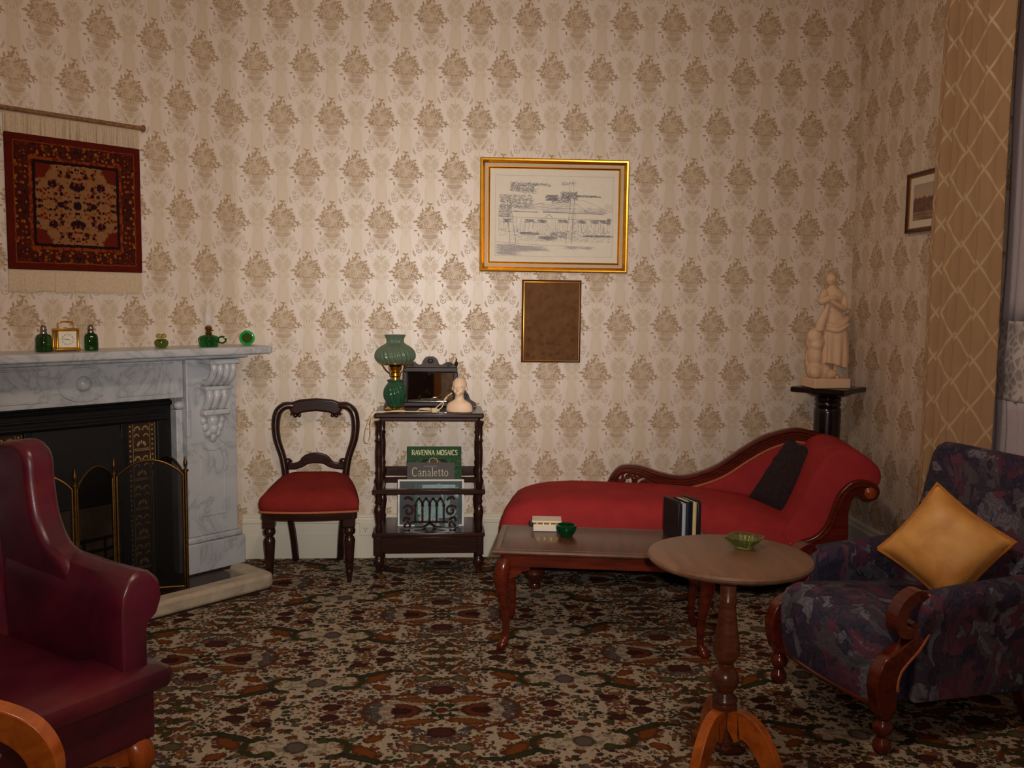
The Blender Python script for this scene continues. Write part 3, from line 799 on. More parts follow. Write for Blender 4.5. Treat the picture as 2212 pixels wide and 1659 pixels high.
# curtains
def drape(name, mat, xc, y0, y1, z0, z1, amp, waves, seed, parent=None, nv=24, uv0=0.0, sway=0.0):
    rnd = random.Random(seed); ph = [rnd.uniform(0, 6.28) for _ in range(4)]
    NU = 160
    def pt(u, v):
        y = y1 + (y0 - y1) * u; z = z0 + (z1 - z0) * v
        k = 1.0 + 0.15 * sin(3 * v + ph[0])
        x = xc + amp * k * (sin(2 * pi * waves * u + ph[1]) * 0.7 + sin(2 * pi * waves * 1.9 * u + ph[2]) * 0.3) + 0.006 * sin(9 * v + 5 * u)
        return (x, y + sway * (1 - v), z)
    m = MB().grid(pt, NU, nv)
    o = m.build(name, mat, parent, smooth=180, solid=0.003)
    me = o.data
    L = [0.0]
    for i in range(1, NU):
        a = Vector(pt(i / (NU - 1), 0.5)); b = Vector(pt((i - 1) / (NU - 1), 0.5)); L.append(L[-1] + (a - b).length)
    lay = me.uv_layers.new(name='UVMap')
    for l in me.loops:
        i, j = divmod(l.vertex_index, nv)
        lay.data[l.index].uv = (L[i], z0 + (z1 - z0) * j / (nv - 1))
    return o
ct = thing('curtain', 'gold beige curtain with a pale diamond lattice drawn beside the window', 'curtain')
drape('drape', 'curtain_cloth', 2.095, 3.40, 3.84, 0.03, 3.28, 0.042, 3.8, 11, ct, sway=0.03)
m = MB().grid(lambda u, v: (2.10 + 0.008 * sin(2 * pi * 4 * u), 3.852 - 0.006 * u + 0.03 * (1 - v), 0.03 + 3.25 * v), 2, 12)
m.build('hem', 'rod_cane', ct, solid=0.004)
nc = thing('net_curtain', 'white net curtain with a lace band hanging across the window', 'net curtain')
drape('net_top', 'net_cloth', 2.212, 1.9, 3.52, 1.36, 3.26, 0.016, 22, 3, nc)
drape('lace_band', 'net_lace', 2.205, 1.9, 3.54, 1.05, 1.36, 0.006, 9, 4, nc)
drape('net_skirt', 'net_cloth', 2.206, 1.9, 3.56, 0.26, 1.05, 0.022, 26, 5, nc)
rod = thing('curtain_rod', 'wooden curtain pole above the window', 'curtain rod')
m = MB().tube([(2.16, 1.8, 3.31), (2.16, 4.0, 3.31)], 0.018, 14); m.build('pole', 'door_frame_wood', rod)
for y in (1.78, 4.02): MB().ball((2.16, y, 3.31), 0.034).build('finial', 'door_frame_wood', rod)
for y in (1.95, 3.95): MB().box(2.15, XR, y - 0.01, y + 0.01, 3.28, 3.30).build('bracket', 'door_frame_wood', rod)
# ------------------------------------------------------------------ fireplace (frame: x along the wall, -y into the room)
S45 = 0.70711
FP0 = Vector((XC - HS * S45, YB - HS * S45, 0))
def fpos(s, n, z):
    """point given by distance s along the slanting wall from the corner, n out from it"""
    return (XC - s * S45 + n * S45, YB - s * S45 - n * S45, z)

fp = thing('fireplace_surround', 'white veined marble chimneypiece with carved corbels under its shelf', 'fireplace', FP0, 45)
sh = [(-0.895, 0), (-0.895, -0.285), (-0.88, -0.30), (0.865, -0.30), (0.89, -0.28), (0.895, -0.25), (0.895, -0.11), (0.80, 0)]
slab(sh, 1.13, 1.168).build('mantel_shelf', 'marble', fp, bevel=0.009, bseg=3)
MB().box(-0.80, 0.80, -0.20, -0.005, 1.108, 1.1295).build('shelf_bed_moulding', 'marble', fp, bevel=0.008)
fr = MB().box(-0.497, 0.497, -0.085, -0.002, 0.912, 1.108).build('frieze', 'marble', fp, bevel=0.004)
m = MB()
for a, b, c, e in ((-0.44, -0.16, 0.94, 1.085), (0.16, 0.44, 0.94, 1.085)):
    for p_, q_ in (((a, c), (b, c)), ((b, c), (b, e)), ((b, e), (a, e)), ((a, e), (a, c))): m.tube([(p_[0], -0.086, p_[1]), (q_[0], -0.086, q_[1])], 0.005, 6)
m.tube([(0.115 * cos(q * pi / 18), -0.086, 1.012 + 0.08 * sin(q * pi / 18)) for q in range(37)], 0.006, 6)
m.build('panel_moulding', 'marble', fr)
MB().ball((0.0, -0.088, 1.012), (0.036, 0.03, 0.036), 24, 14).build('boss', 'marble', fr)
for s in (-1, 1):
    p = MB().box(min(s * 0.50, s * 0.782), max(s * 0.50, s * 0.782), -0.11, -0.002, 0.196, 1.1075).build('pilaster', 'marble', fp, bevel=0.005)
    xa, xb = sorted((s * 0.575, s * 0.707))
    path = [(xa, 0.30), (xa, 0.64)] + [(xa + (xb - xa) * k / 12, 0.64 - 0.025 * sin(pi * k / 12) + 0.02) for k in range(13)] + [(xb, 0.64), (xb, 0.30), (xa, 0.30)]
    m = MB()
    for q_, r_ in zip(path[:-1], path[1:]): m.tube([(q_[0], -0.111, q_[1]), (r_[0], -0.111, r_[1])], 0.006, 6)
    m.build('panel_moulding', 'marble', p)
    MB().box(min(s * 0.478, s * 0.81), max(s * 0.478, s * 0.81), -0.135, -0.002, 0.0125, 0.165).build('plinth', 'marble', fp, bevel=0.006)
    MB().box(min(s * 0.487, s * 0.797), max(s * 0.487, s * 0.797), -0.124, -0.002, 0.165, 0.196).build('plinth_cap', 'marble', fp, bevel=0.01)
    MB().box(min(s * 0.465, s * 0.4995), max(s * 0.465, s * 0.4995), -0.07, -0.002, 0.0125, 0.85).build('jamb_slip', 'marble', fp, bevel=0.004)
    MB().ball((s * 0.484, -0.06, 0.872), (0.026, 0.026, 0.022)).build('slip_block', 'marble', fp)
    # corbel: cap, lobed roll, band, lower lobes, band, leaf drop
    cb = MB().box(s * 0.64 - 0.082, s * 0.64 + 0.082, -0.245, -0.108, 1.082, 1.107).build('corbel', 'marble', fp, bevel=0.006)
    m = MB()
    for k in range(4):
        x = s * 0.64 - 0.054 + 0.036 * k
        m.tube(cr([(x, -0.215, 1.085), (x, -0.222, 1.055), (x, -0.205, 1.015), (x, -0.165, 0.985), (x, -0.125, 0.985)], 5), [0.018] * 21, 10)
    m.build('corbel_roll', 'marble', cb)
    MB().box(s * 0.64 - 0.07, s * 0.64 + 0.07, -0.175, -0.108, 0.945, 0.968).build('corbel_band', 'marble', cb, bevel=0.006)
    m = MB()
    for k in range(3):
        x = s * 0.64 - 0.042 + 0.042 * k
        m.tube(cr([(x, -0.15, 0.945), (x, -0.158, 0.91), (x, -0.135, 0.868), (x, -0.118, 0.86)], 5), [0.021] * 16, 10)
    m.build('corbel_lobes', 'marble', cb)
    MB().box(s * 0.64 - 0.074, s * 0.64 + 0.074, -0.165, -0.108, 0.818, 0.846).build('corbel_band', 'marble', cb, bevel=0.008)
    m = MB()
    for k, (dx, dz, r) in enumerate(((-0.052, 0.79, 0.02), (0.052, 0.79, 0.02), (-0.042, 0.755, 0.02), (0.042, 0.755, 0.02), (-0.028, 0.722, 0.019), (0.028, 0.722, 0.019), (0, 0.698, 0.02), (0, 0.79, 0.034), (0, 0.745, 0.026))):
        m.ball((s * 0.64 + dx, -0.112, dz), (r, 0.02 + 0.012 * (k > 6), r * 1.25))
    m.build('leaf_drop', 'marble', cb)

# cast-iron register grate set in the opening
g = thing('register_grate', 'black cast-iron grate with embossed tile cheeks inside the marble chimneypiece', 'grate', FP0, 45)
m = MB()
m.box(-0.464, 0.464, -0.02, 0.03, 0.80, 0.905)
for s in (-1, 1):
    xs = sorted((s * 0.39, s * 0.464)); m.box(xs[0], xs[1], -0.02, 0.03, 0.0125, 0.80)
    xs = sorted((s * 0.205, s * 0.24)); m.box(xs[0], xs[1], -0.02, 0.04, 0.0125, 0.80)
m.build('front_plate', 'iron', g, bevel=0.004)
m = MB()
m.tube([(-0.464, -0.022, 0.885), (0.464, -0.022, 0.885)], 0.012, 8); m.tube([(-0.44, -0.02, 0.845), (0.44, -0.02, 0.845)], 0.007, 8)
m.tube([(-0.40, -0.02, 0.812), (0.40, -0.02, 0.812)], 0.009, 8)
m.build('top_moulding', 'iron', g)
m = MB().loft([[(-0.205, -0.01, 0.80), (0.205, -0.01, 0.80), (0.205, 0.03, 0.80), (-0.205, 0.03, 0.80)], [(-0.205, -0.055, 0.64), (0.205, -0.055, 0.64), (0.205, -0.02, 0.64), (-0.205, -0.02, 0.64)],
                [(-0.205, -0.07, 0.44), (0.205, -0.07, 0.44), (0.205, -0.045, 0.44), (-0.205, -0.045, 0.44)]])
m.tube([(-0.2, -0.072, 0.44), (0.2, -0.072, 0.44)], 0.01, 8)
m.build('hood', 'iron', g, bevel=0.004)
m = MB()
for s in (-1, 1):
    m.loft([[(s * 0.205, 0.02, z), (s * 0.225, 0.02, z), (s * 0.14, 0.25, z), (s * 0.12, 0.25, z)] for z in (0.0125, 0.70)])
m.box(-0.14, 0.14, 0.25, 0.27, 0.0125, 0.70); m.box(-0.22, 0.22, 0.02, 0.27, 0.70, 0.72)
m.build('firebrick_lining', 'fireclay', g)
gb = MB()
for z in (0.10, 0.155, 0.21, 0.265): gb.tube(cr([(-0.2, 0.0, z), (-0.1, -0.045, z), (0.1, -0.045, z), (0.2, 0.0, z)], 6), 0.008, 8)
for x in (-0.1, 0.0, 0.1): gb.tube([(x, -0.045, 0.06), (x, -0.045, 0.275)], 0.006, 8)
gb.build('grate_bars', 'iron', g)
MB().box(-0.19, 0.19, -0.02, 0.2, 0.06, 0.075).build('coal_tray', 'iron', g)
# embossed tiles, five to a cheek
def tile_mesh():
    b = MB().box(-0.0735, 0.0735, -0.006, 0.004, 0.001, 0.147)
    r = MB()
    for s in (-1, 1):
        for k in range(6): r.ball((s * 0.057, -0.007, 0.014 + 0.024 * k), (0.0055, 0.003, 0.0055), 8, 4)
        r.box(s * 0.043 - 0.0012, s * 0.043 + 0.0012, -0.0085, -0.006, 0.001, 0.147)
        r.box(s * 0.0715 - 0.0015, s * 0.0715 + 0.0015, -0.0085, -0.006, 0.001, 0.147)
        for k in range(5):
            a = radians(20 + 34 * k)
            r.ball((s * 0.021 + 0.015 * cos(a) * s, -0.007, 0.108 + 0.021 * sin(a)), (0.005, 0.0035, 0.0065), 8, 4)
            r.ball((s * 0.024 + 0.012 * cos(a) * s, -0.007, 0.078 + 0.014 * sin(a)), (0.0035, 0.003, 0.005), 8, 4)
    for a in (-70, -38, 0, 38, 70):
        q = radians(a); r.ball((0.020 * sin(q), -0.008, 0.034 + 0.018 * cos(q)), (0.0055, 0.0035, 0.011), 8, 4)
    for z in (0.010, 0.018): r.box(-0.038, 0.038, -0.0085, -0.006, z, z + 0.004)
    return b, r
tb, tr = tile_mesh()
t0 = tb.build('tile', 'tile_glaze', g, smooth=20); r0 = tr.build('relief', 'tile_relief', t0)
first = True
for s in (-1, 1):
    for k in range(5):
        if first: t, first = t0, False
        else:
            t = t0.copy(); COL.objects.link(t); r = r0.copy(); COL.objects.link(r); r.parent = t
        t.location = (s * 0.315, 0.006, 0.645 - 0.148 * k)
for s in (-1, 1):
    xs = sorted((s * 0.24, s * 0.39)); MB().box(xs[0], xs[1], 0.012, 0.03, 0.0125, 0.80).build('tile_backing', 'iron', g)
MB().box(-0.464, 0.464, 0.0, 0.27, 0.0, 0.012).build('ash_floor', 'iron', g)

# hearth and its marble kerb
hs = slab([(-0.66, -0.58), (0.66, -0.58), (0.66, -0.137), (-0.66, -0.137)], 0.0, 0.006)
hs.box(-0.81, 0.81, -0.137, -0.001, 0.0, 0.012)
h = tag(hs.build('hearth', 'hearth_tile', None, smooth=0), 'dark brown hearth slab in front of the grate', 'hearth')
h.location = FP0; h.rotation_euler = (0, 0, radians(45))
kp = [(-0.68, -0.59), (0.64, -0.59), (0.675, -0.575), (0.685, -0.54), (0.685, -0.33), (0.66, -0.30), (0.61, -0.30), (0.585, -0.33), (0.585, -0.49), (-0.58, -0.49), (-0.58, -0.33), (-0.605, -0.30), (-0.655, -0.30), (-0.68, -0.33)]
kb = tag(slab(kp, 0.0065, 0.078).build('hearth_kerb', 'kerb_marble', None, bevel=0.018, bseg=4), 'rounded cream marble kerb round the hearth', 'kerb')
kb.location = FP0; kb.rotation_euler = (0, 0, radians(45))

# folding fire screen, five posts and four arched mesh panels in a zigzag
fs = thing('fire_screen', 'folding brass fire screen with arched wire-mesh panels before the grate', 'fire screen', FP0, 45)
posts = [(HS - 0.555, -0.105), (HS - 0.505, -0.34), (HS - 0.767, -0.165), (HS - 1.015, -0.32), (HS - 1.27, -0.175)]
ZP = 0.59
for i in range(4):
    a, b = Vector(posts[i]), Vector(posts[i + 1]); dv = (b - a).normalized()
    a2, b2 = a + dv * 0.012, b - dv * 0.012; L = (b2 - a2).length
    pt = lambda t, z: (a2.x + dv.x * t, a2.y + dv.y * t, z)
    NA = 16
    rise = 0.075
    top = [(L * k / NA, 0.575 + rise * sin(pi * k / NA) ** 0.8) for k in range(NA + 1)]
    fmn = MB().tube([pt(*q) for q in top], 0.0055, 8)
    fmn.tube([pt(0.0, 0.035), pt(L, 0.035)], 0.005, 8)
    for t in (0.0, L): fmn.tube([pt(t, 0.008), pt(t, 0.60 if 0 else 0.578)], 0.006, 8)
    f = fmn.build('panel_frame', 'dull_brass', fs)
    vs = [pt(*q) for q in top] + [pt(L, 0.035), pt(0, 0.035)]
    mm = MB(); mm.add(vs, [tuple(range(len(vs)))])
    mm.build('mesh', 'fire_screen_mesh', f, smooth=0)
for x, y in posts:
    MB().lathe([(0.007, 0.007), (0.007, ZP), (0.014, ZP + 0.001), (0.014, ZP + 0.009), (0.005, ZP + 0.012), (0.004, ZP + 0.022), (0.008, ZP + 0.03), (0.009, ZP + 0.042), (0.005, ZP + 0.058), (0.003, ZP + 0.07), (0.001, ZP + 0.075)], (x, y, 0), 12).build('post', 'dull_brass', fs)

# ------------------------------------------------------------------ on the mantelpiece
ZM = 1.1685
def bottle(s, n, label, turn):
    b = thing('glass_bottle', label, 'bottle', fpos(s, n, ZM), turn, 'green bottles on the mantelpiece')
    MB().lathe([(0.002, 0), (0.028, 0.0), (0.031, 0.006), (0.031, 0.058), (0.026, 0.072), (0.013, 0.08), (0.011, 0.09)], seg=20,
               mod=lambda r, z, a: r * (1 + 0.10 * cos(4 * a)) if r > 0.02 else r).build('body', 'bottle_green_glass', b)
    MB().lathe([(0.013, 0.0905), (0.015, 0.096), (0.012, 0.103), (0.013, 0.108), (0.007, 0.116), (0.001, 0.118)], seg=16).build('stopper', 'silver_cap', b)
    MB().lathe([(0.0135, 0.076), (0.0145, 0.082), (0.0135, 0.088)], seg=16, caps=False).build('collar', 'silver_cap', b)
    return b
bottle(1.06, 0.16, 'dark green glass bottle with silver stopper beyond the brass clock, far from the oil lamp', 20)
bottle(0.853, 0.16, 'dark green glass bottle with silver stopper between brass clock and glass apple', 70)

ck = thing('carriage_clock', 'small brass carriage clock with white dial on the mantelpiece', 'clock', fpos(0.963, 0.155, ZM), 36)
MB().box(-0.052, 0.052, -0.04, 0.04, 0.004, 0.014).build('base', 'brass', ck, bevel=0.003)
MB().box(-0.048, 0.048, -0.036, 0.036, 0.092, 0.102).build('top_plate', 'brass', ck, bevel=0.003)
for x in (-0.043, 0.043):
    for y in (-0.031, 0.031):
        MB().lathe([(0.005, 0.014), (0.004, 0.02), (0.0045, 0.085), (0.006, 0.092)], (x, y, 0), 10).build('corner_post', 'brass', ck)
        MB().ball((x * 1.08, y * 1.08, 0.003), (0.006, 0.006, 0.004), 8, 6).build('foot', 'brass', ck)
MB().box(-0.038, 0.038, -0.026, 0.028, 0.0145, 0.0915).build('case', 'gilt', ck)
dial = MB().box(-0.036, 0.036, -0.0295, -0.0265, 0.018, 0.088).build('dial', 'dial_white', ck, smooth=0)
m = MB()
for k in range(12):
    a = radians(30 * k)
    m.xf = Matrix.Translation((0.0225 * sin(a), -0.0298, 0.053 + 0.0225 * cos(a))) @ Matrix.Rotation(a, 4, 'Y')
    w = 0.0022 if k % 3 else 0.0032
    m.box(-w, -w + 0.0012, -0.0004, 0.0002, -0.0035, 0.0035); m.box(w - 0.0012, w, -0.0004, 0.0002, -0.0035, 0.0035)
m.build('numerals', 'ink_black', dial, smooth=0)
m = MB()
for a, L in ((-82, 0.019), (112, 0.013)):
    m.xf = Matrix.Translation((0, -0.0308, 0.053)) @ Matrix.Rotation(radians(a), 4, 'Y')
    m.prism([(-0.0014, -0.002), (0.0014, -0.002), (0.0005, L), (-0.0005, L)], -0.0004, 0.0004)
m.build('hands', 'ink_black', dial, smooth=0)
MB().tube(cr([(-0.03, 0, 0.1025), (-0.032, 0, 0.118), (-0.024, 0, 0.128), (0.0, 0, 0.131), (0.024, 0, 0.128), (0.032, 0, 0.118), (0.03, 0, 0.1025)], 6), 0.0032, 8).build('handle', 'brass', ck)

ap = thing('glass_apple', 'olive green glass apple with yellow leaves on the mantelpiece', 'ornament', fpos(0.515, 0.16, ZM))
MB().lathe([(0.002, 0.004), (0.014, 0.0), (0.027, 0.008), (0.033, 0.022), (0.031, 0.034), (0.02, 0.043), (0.008, 0.041), (0.002, 0.038)], seg=24).build('body', 'olive_glass', ap)
m = MB()
for a, w in ((30, 0.02), (160, 0.016)):
    q = radians(a); m.ball((0.012 * cos(q), 0.012 * sin(q) * 0.4, 0.058), (0.014, 0.005, 0.011), 12, 8)
m.tube([(0, 0, 0.036), (0.001, 0, 0.055)], 0.003, 8)
m.build('leaf_stopper', 'amber_glass', ap)

ol = thing('finger_oil_lamp', 'small green glass finger oil lamp with clear chimney on the mantelpiece', 'oil lamp', fpos(0.268, 0.17, ZM))
MB().lathe([(0.002, 0.002), (0.042, 0.0), (0.046, 0.006), (0.046, 0.016), (0.05, 0.03), (0.05, 0.042), (0.042, 0.052), (0.02, 0.058), (0.015, 0.062)], seg=28,
           mod=lambda r, z, a: r * (1 + 0.03 * cos(14 * a)) if 0.01 < z < 0.05 else r).build('font', 'lamp_green_glass', ol)
MB().tube([(0.046 + 0.019 + 0.019 * cos(radians(a)), 0.0, 0.034 + 0.016 * sin(radians(a))) for a in range(180, -181, -20)], 0.0042, 8).build('finger_loop', 'lamp_green_glass', ol)
MB().lathe([(0.014, 0.0625), (0.017, 0.068), (0.012, 0.076), (0.015, 0.084), (0.018, 0.09), (0.014, 0.1), (0.006, 0.108)], seg=18).build('burner', 'dark_gilt', ol)
MB().tube([(0.014, 0, 0.08), (0.024, 0, 0.081)], 0.003, 8).build('wick_wheel', 'dark_gilt', ol)
MB().lathe([(0.015, 0.101), (0.021, 0.125), (0.022, 0.15), (0.016, 0.178), (0.0115, 0.2), (0.0105, 0.272), (0.0095, 0.272), (0.0105, 0.2), (0.0145, 0.178), (0.0205, 0.15), (0.0195, 0.125), (0.0135, 0.101)], seg=24, caps=False).build('chimney', 'clear_glass', ol)

rg = thing('glass_ring_dish', 'round emerald green glass dish stood on edge at the end of the mantelpiece', 'dish', fpos(0.058, 0.185, ZM + 0.0385), 8)
MB().tube([(0.0315 * cos(2 * pi * k / 36), 0.0, 0.0315 * sin(2 * pi * k / 36)) for k in range(37)], 0.0068, 10).build('rim', 'emerald_glass', rg)
m = MB(Matrix.Rotation(radians(90), 4, 'X')); m.lathe([(0.001, -0.002), (0.027, -0.002), (0.027, 0.002), (0.001, 0.002)], seg=28); m.build('disc', 'olive_glass', rg)

# ------------------------------------------------------------------ rug hung on the chimney wall
tp = thing('hanging_rug', 'small dark red knotted rug hanging from a cane rod above the mantelpiece', 'rug', fpos(0.833, 0.0, 0), 45)
MB().box(-0.305, 0.305, -0.0075, 0.0075, -0.295, 0.295).build('pile', 'rug_pile', tp, bevel=0.004)
tp.children[0].location = (0, -0.014, 1.822)
rd = MB().tube([(-0.36, -0.022, 2.216), (0.318, -0.022, 2.216)], 0.0105, 12).build('hanging_rod', 'rod_cane', tp)
MB().ball((0.324, -0.022, 2.216), (0.012, 0.017, 0.017), 14, 10).build('finial', 'rod_cane', rd)
rnd = random.Random(3)
def fringe(z0, z1, nm, loose):
    m = MB(); N = 150
    for k in range(N):
        x = -0.302 + 0.604 * k / (N - 1) + rnd.uniform(-0.001, 0.001)
        za = z0 - (rnd.uniform(0, 0.012) if loose else 0)
        m.add([(x - 0.0024, -0.013, z1), (x + 0.0024, -0.013, z1), (x + 0.0024 + rnd.uniform(-0.003, 0.003), -0.012, za), (x - 0.0024 + rnd.uniform(-0.003, 0.003), -0.012, za)], [(0, 1, 2, 3)])
        m.add([(x - 0.0024, -0.010, z1), (x + 0.0024, -0.010, z1), (x + 0.0024, -0.009, za), (x - 0.0024, -0.009, za)], [(0, 1, 2, 3)])
    o = m.build(nm, 'fringe_thread', tp, smooth=0); o['kind'] = 'stuff'
fringe(2.116, 2.208, 'warp_threads', False)
fringe(1.437, 1.528, 'fringe', True)

# ------------------------------------------------------------------ red leather wing chair (frame: faces -y, x = 0 on its far side)
wc = thing('wing_armchair', 'dark red leather wing armchair with worn rolled arms by the hearth', 'armchair', (-0.76, 2.5, 0), 53.1)
WW = 0.76
def mirx(x): return -WW - x
xl = lambda u, v, w: (w, u, v)
MB().box(-WW + 0.10, -0.10, 0.03, 0.66, 0.235, 0.40).build('seat_base', 'red_leather', wc, bevel=0.015, bseg=3)
MB().prism([(-WW + 0.02, 0.0), (-0.02, 0.0), (-0.02, 0.05), (-0.12, 0.08), (-WW + 0.12, 0.08), (-WW + 0.02, 0.05)], 0.225, 0.365, lambda u, v, w: (u, v, w)).build('front_border', 'red_leather', wc, bevel=0.012, bseg=3)
def tcush(u, v):
    return None
ring = [(0.0, -0.035), (0.02, -0.02), (0.02, 0.06), (0.005, 0.085), (-0.10, 0.095), (-0.115, 0.11), (-0.115, 0.58), (-WW + 0.115, 0.58), (-WW + 0.115, 0.11), (-WW + 0.10, 0.095), (-WW - 0.005, 0.085), (-WW - 0.02, 0.06), (-WW - 0.02, -0.02), (-WW, -0.035)]
cxm, cym = -WW / 2, 0.27
def sc(k, z): return [(cxm + (x - cxm) * k, cym + (y - cym) * k, z) for x, y in ring]
MB().loft([sc(0.96, 0.366), sc(0.99, 0.372), sc(1.0, 0.385), sc(1.0, 0.40), sc(0.985, 0.418), sc(0.93, 0.432), sc(0.7, 0.442), sc(0.3, 0.446)]).build('seat_cushion', 'red_leather', wc, smooth=70, bevel=0.004)
arm_prof = [(-0.115, 0.24), (-0.115, 0.60), (-0.108, 0.645), (-0.088, 0.678), (-0.055, 0.692), (-0.02, 0.684), (0.006, 0.658), (0.012, 0.62), (-0.002, 0.585), (-0.028, 0.566), (-0.038, 0.545), (-0.04, 0.24)]
for side in (0, 1):
    f = (lambda x: x) if side == 0 else mirx
    pr = [(f(x), z) for x, z in arm_prof]
    rings = []
    ym = 0.085 if True else 0
    for y, k, dz in ((0.088, 0.86, 0), (0.092, 0.95, 0), (0.104, 1.0, 0), (0.25, 1.0, 0.0), (0.42, 1.0, 0.008), (0.64, 1.0, 0.02)):
        cx0 = f(-0.06)
        rings.append([(cx0 + (x - cx0) * k, y - 0.085, 0.45 + (z - 0.45) * (k if z > 0.45 else 1) + (dz if z > 0.5 else 0)) for x, z in pr])
    MB().loft(rings).build('arm', 'red_leather', wc, smooth=60, bevel=0.006, bseg=3)
    wp = cr([(0.20, 0.60), (0.275, 0.685), (0.355, 0.72), (0.405, 0.79), (0.425, 0.88), (0.432, 0.95), (0.458, 0.985), (0.51, 1.0), (0.60, 0.985), (0.72, 0.955)], 4) + [(0.72, 0.55), (0.22, 0.55)]
    xs = sorted((f(-0.11), f(-0.022)))
    MB().prism(wp, xs[0], xs[1], xl).build('wing', 'red_leather', wc, smooth=60, bevel=0.036, bseg=5)
MB().loft([[(-WW + 0.06, 0.54, 0.34), (-0.06, 0.54, 0.34), (-0.06, 0.70, 0.28), (-WW + 0.06, 0.70, 0.28)], [(-WW + 0.06, 0.58, 0.7), (-0.06, 0.58, 0.7), (-0.06, 0.75, 0.7), (-WW + 0.06, 0.75, 0.7)],
            [(-WW + 0.08, 0.65, 1.02), (-0.08, 0.65, 1.02), (-0.08, 0.80, 1.02), (-WW + 0.08, 0.80, 1.02)]]).build('backrest', 'red_leather', wc, smooth=60, bevel=0.04, bseg=4)
def cabriole(m, x, y, z0, z1, dx, dy, k=1.0, r=0.03):
    """curved leg bowing towards (dx, dy)"""
    h = z1 - z0
    prof = [(1.0, 0.0, 1.0), (0.92, 0.5, 1.2), (0.80, 0.9, 1.12), (0.64, 0.65, 0.88), (0.45, 0.15, 0.68), (0.25, -0.15, 0.52), (0.12, -0.05, 0.52), (0.06, 0.45, 0.72), (0.02, 0.75, 0.72), (0.0, 0.78, 0.6)]
    pts = cr([(x + dx * o * 0.045 * k, y + dy * o * 0.045 * k, z0 + h * t) for t, o, q in prof], 3)
    m.tube(pts, lerps([q * r for t, o, q in prof], len(pts)), 12, up=(dx, dy, 0.01)); return m
for x in (-0.075, -WW + 0.075):
    sx = 1 if x > -0.3 else -1
    m = cabriole(MB(), x, 0.055, 0.0, 0.225, 0.35 * sx, -0.94, 1.0, 0.036)
    m.prism([(x - sx * 0.16, 0.226), (x + sx * 0.035, 0.226), (x + sx * 0.04, 0.19), (x, 0.165), (x - sx * 0.05, 0.18), (x - sx * 0.10, 0.205)], 0.01, 0.05)
    m.build('leg', 'amber_wood', wc)
for x in (-0.11, -WW + 0.11):
    m = MB().loft([[(x - 0.025, 0.60, 0.26), (x + 0.025, 0.60, 0.26), (x + 0.025, 0.65, 0.26), (x - 0.025, 0.65, 0.26)], [(x - 0.02, 0.68, 0), (x + 0.02, 0.68, 0), (x + 0.02, 0.72, 0), (x - 0.02, 0.72, 0)]])
    m.build('leg', 'amber_wood', wc, bevel=0.004)

# ------------------------------------------------------------------ open armchair with wooden scroll arms, mostly out of the frame
sa = thing('scroll_arm_chair', 'orange wooden armchair with open scrolled arms in front of the wing chair', 'armchair', (-0.985, 1.37, 0), 90)
# frame: faces -y (world +x); local x = world y
for sx in (-1, 1):
    xa, xb = sorted((sx * 0.27, sx * 0.232))
    # volute read in (distance towards the front, height)
    path = cr([(-0.50, 0.665), (-0.30, 0.668), (-0.05, 0.675), (0.10, 0.690), (0.19, 0.684), (0.262, 0.65), (0.292, 0.59), (0.27, 0.525), (0.205, 0.50), (0.145, 0.53), (0.138, 0.585), (0.175, 0.61), (0.205, 0.598)], 6)
    wd = lerps([0.04, 0.04, 0.042, 0.045, 0.052, 0.056, 0.05, 0.042, 0.036, 0.03, 0.024, 0.02, 0.014], len(path))
    MB().ribbon([(-u, v) for u, v in path], wd, xa, xb, xl).build('arm', 'orange_wood', sa, bevel=0.006, bseg=3)
    MB().ribbon(cr([(-0.23, 0.50), (-0.235, 0.47), (-0.23, 0.42), (-0.235, 0.36)], 4), 0.04, xa, xb, xl).build('arm_post', 'orange_wood', sa, bevel=0.005)
    m = cabriole(MB(), sx * 0.235, -0.20, 0.0, 0.375, 0.2 * sx, -0.98, 1.0, 0.03); m.build('leg', 'orange_wood', sa)
    MB().ribbon(cr([(0.36, 0.0), (0.30, 0.2), (0.27, 0.40), (0.30, 0.65), (0.40, 0.98)], 5), 0.045, xa, xb, xl).build('back_post', 'orange_wood', sa, bevel=0.005)
MB().box(-0.26, 0.26, -0.25, 0.27, 0.35, 0.40).build('seat_frame', 'orange_wood', sa, bevel=0.006)
MB().box(-0.225, 0.225, -0.235, 0.25, 0.40, 0.455).build('seat', 'red_leather', sa, bevel=0.02, bseg=3)
m = MB().loft([[(-0.225, 0.285, 0.5), (0.225, 0.285, 0.5), (0.225, 0.31, 0.5), (-0.225, 0.31, 0.5)], [(-0.225, 0.375, 0.93), (0.225, 0.375, 0.93), (0.225, 0.40, 0.93), (-0.225, 0.40, 0.93)]])
m.build('backrest', 'red_leather', sa, bevel=0.01)
# ------------------------------------------------------------------ balloon-back chair (frame: faces -y)
bc = thing('balloon_back_chair', 'mahogany balloon-back chair with dark red seat beside the chimneypiece', 'chair', (-0.660, 4.60, 0), 2.0)
seat_ring = [(-0.235, -0.03), (-0.20, -0.055), (0, -0.075), (0.20, -0.055), (0.235, -0.03), (0.222, 0.10), (0.195, 0.26), (0.165, 0.325), (0, 0.335), (-0.165, 0.325), (-0.195, 0.26), (-0.222, 0.10)]
sring = cr([q + (0,) for q in seat_ring + [seat_ring[0]]], 3)[:-1]
def sq(k, z, dz=0.0): return [(x * k, 0.13 + (y - 0.13) * k, z + dz * (y + 0.075)) for x, y, _ in sring]
MB().loft([sq(1.0, 0.368), sq(1.03, 0.385), sq(1.04, 0.405), sq(1.01, 0.43, 0.05), sq(0.90, 0.455, 0.08), sq(0.65, 0.472, 0.09), sq(0.3, 0.478, 0.09)]).build('seat', 'red_seat_cloth', bc, smooth=80)
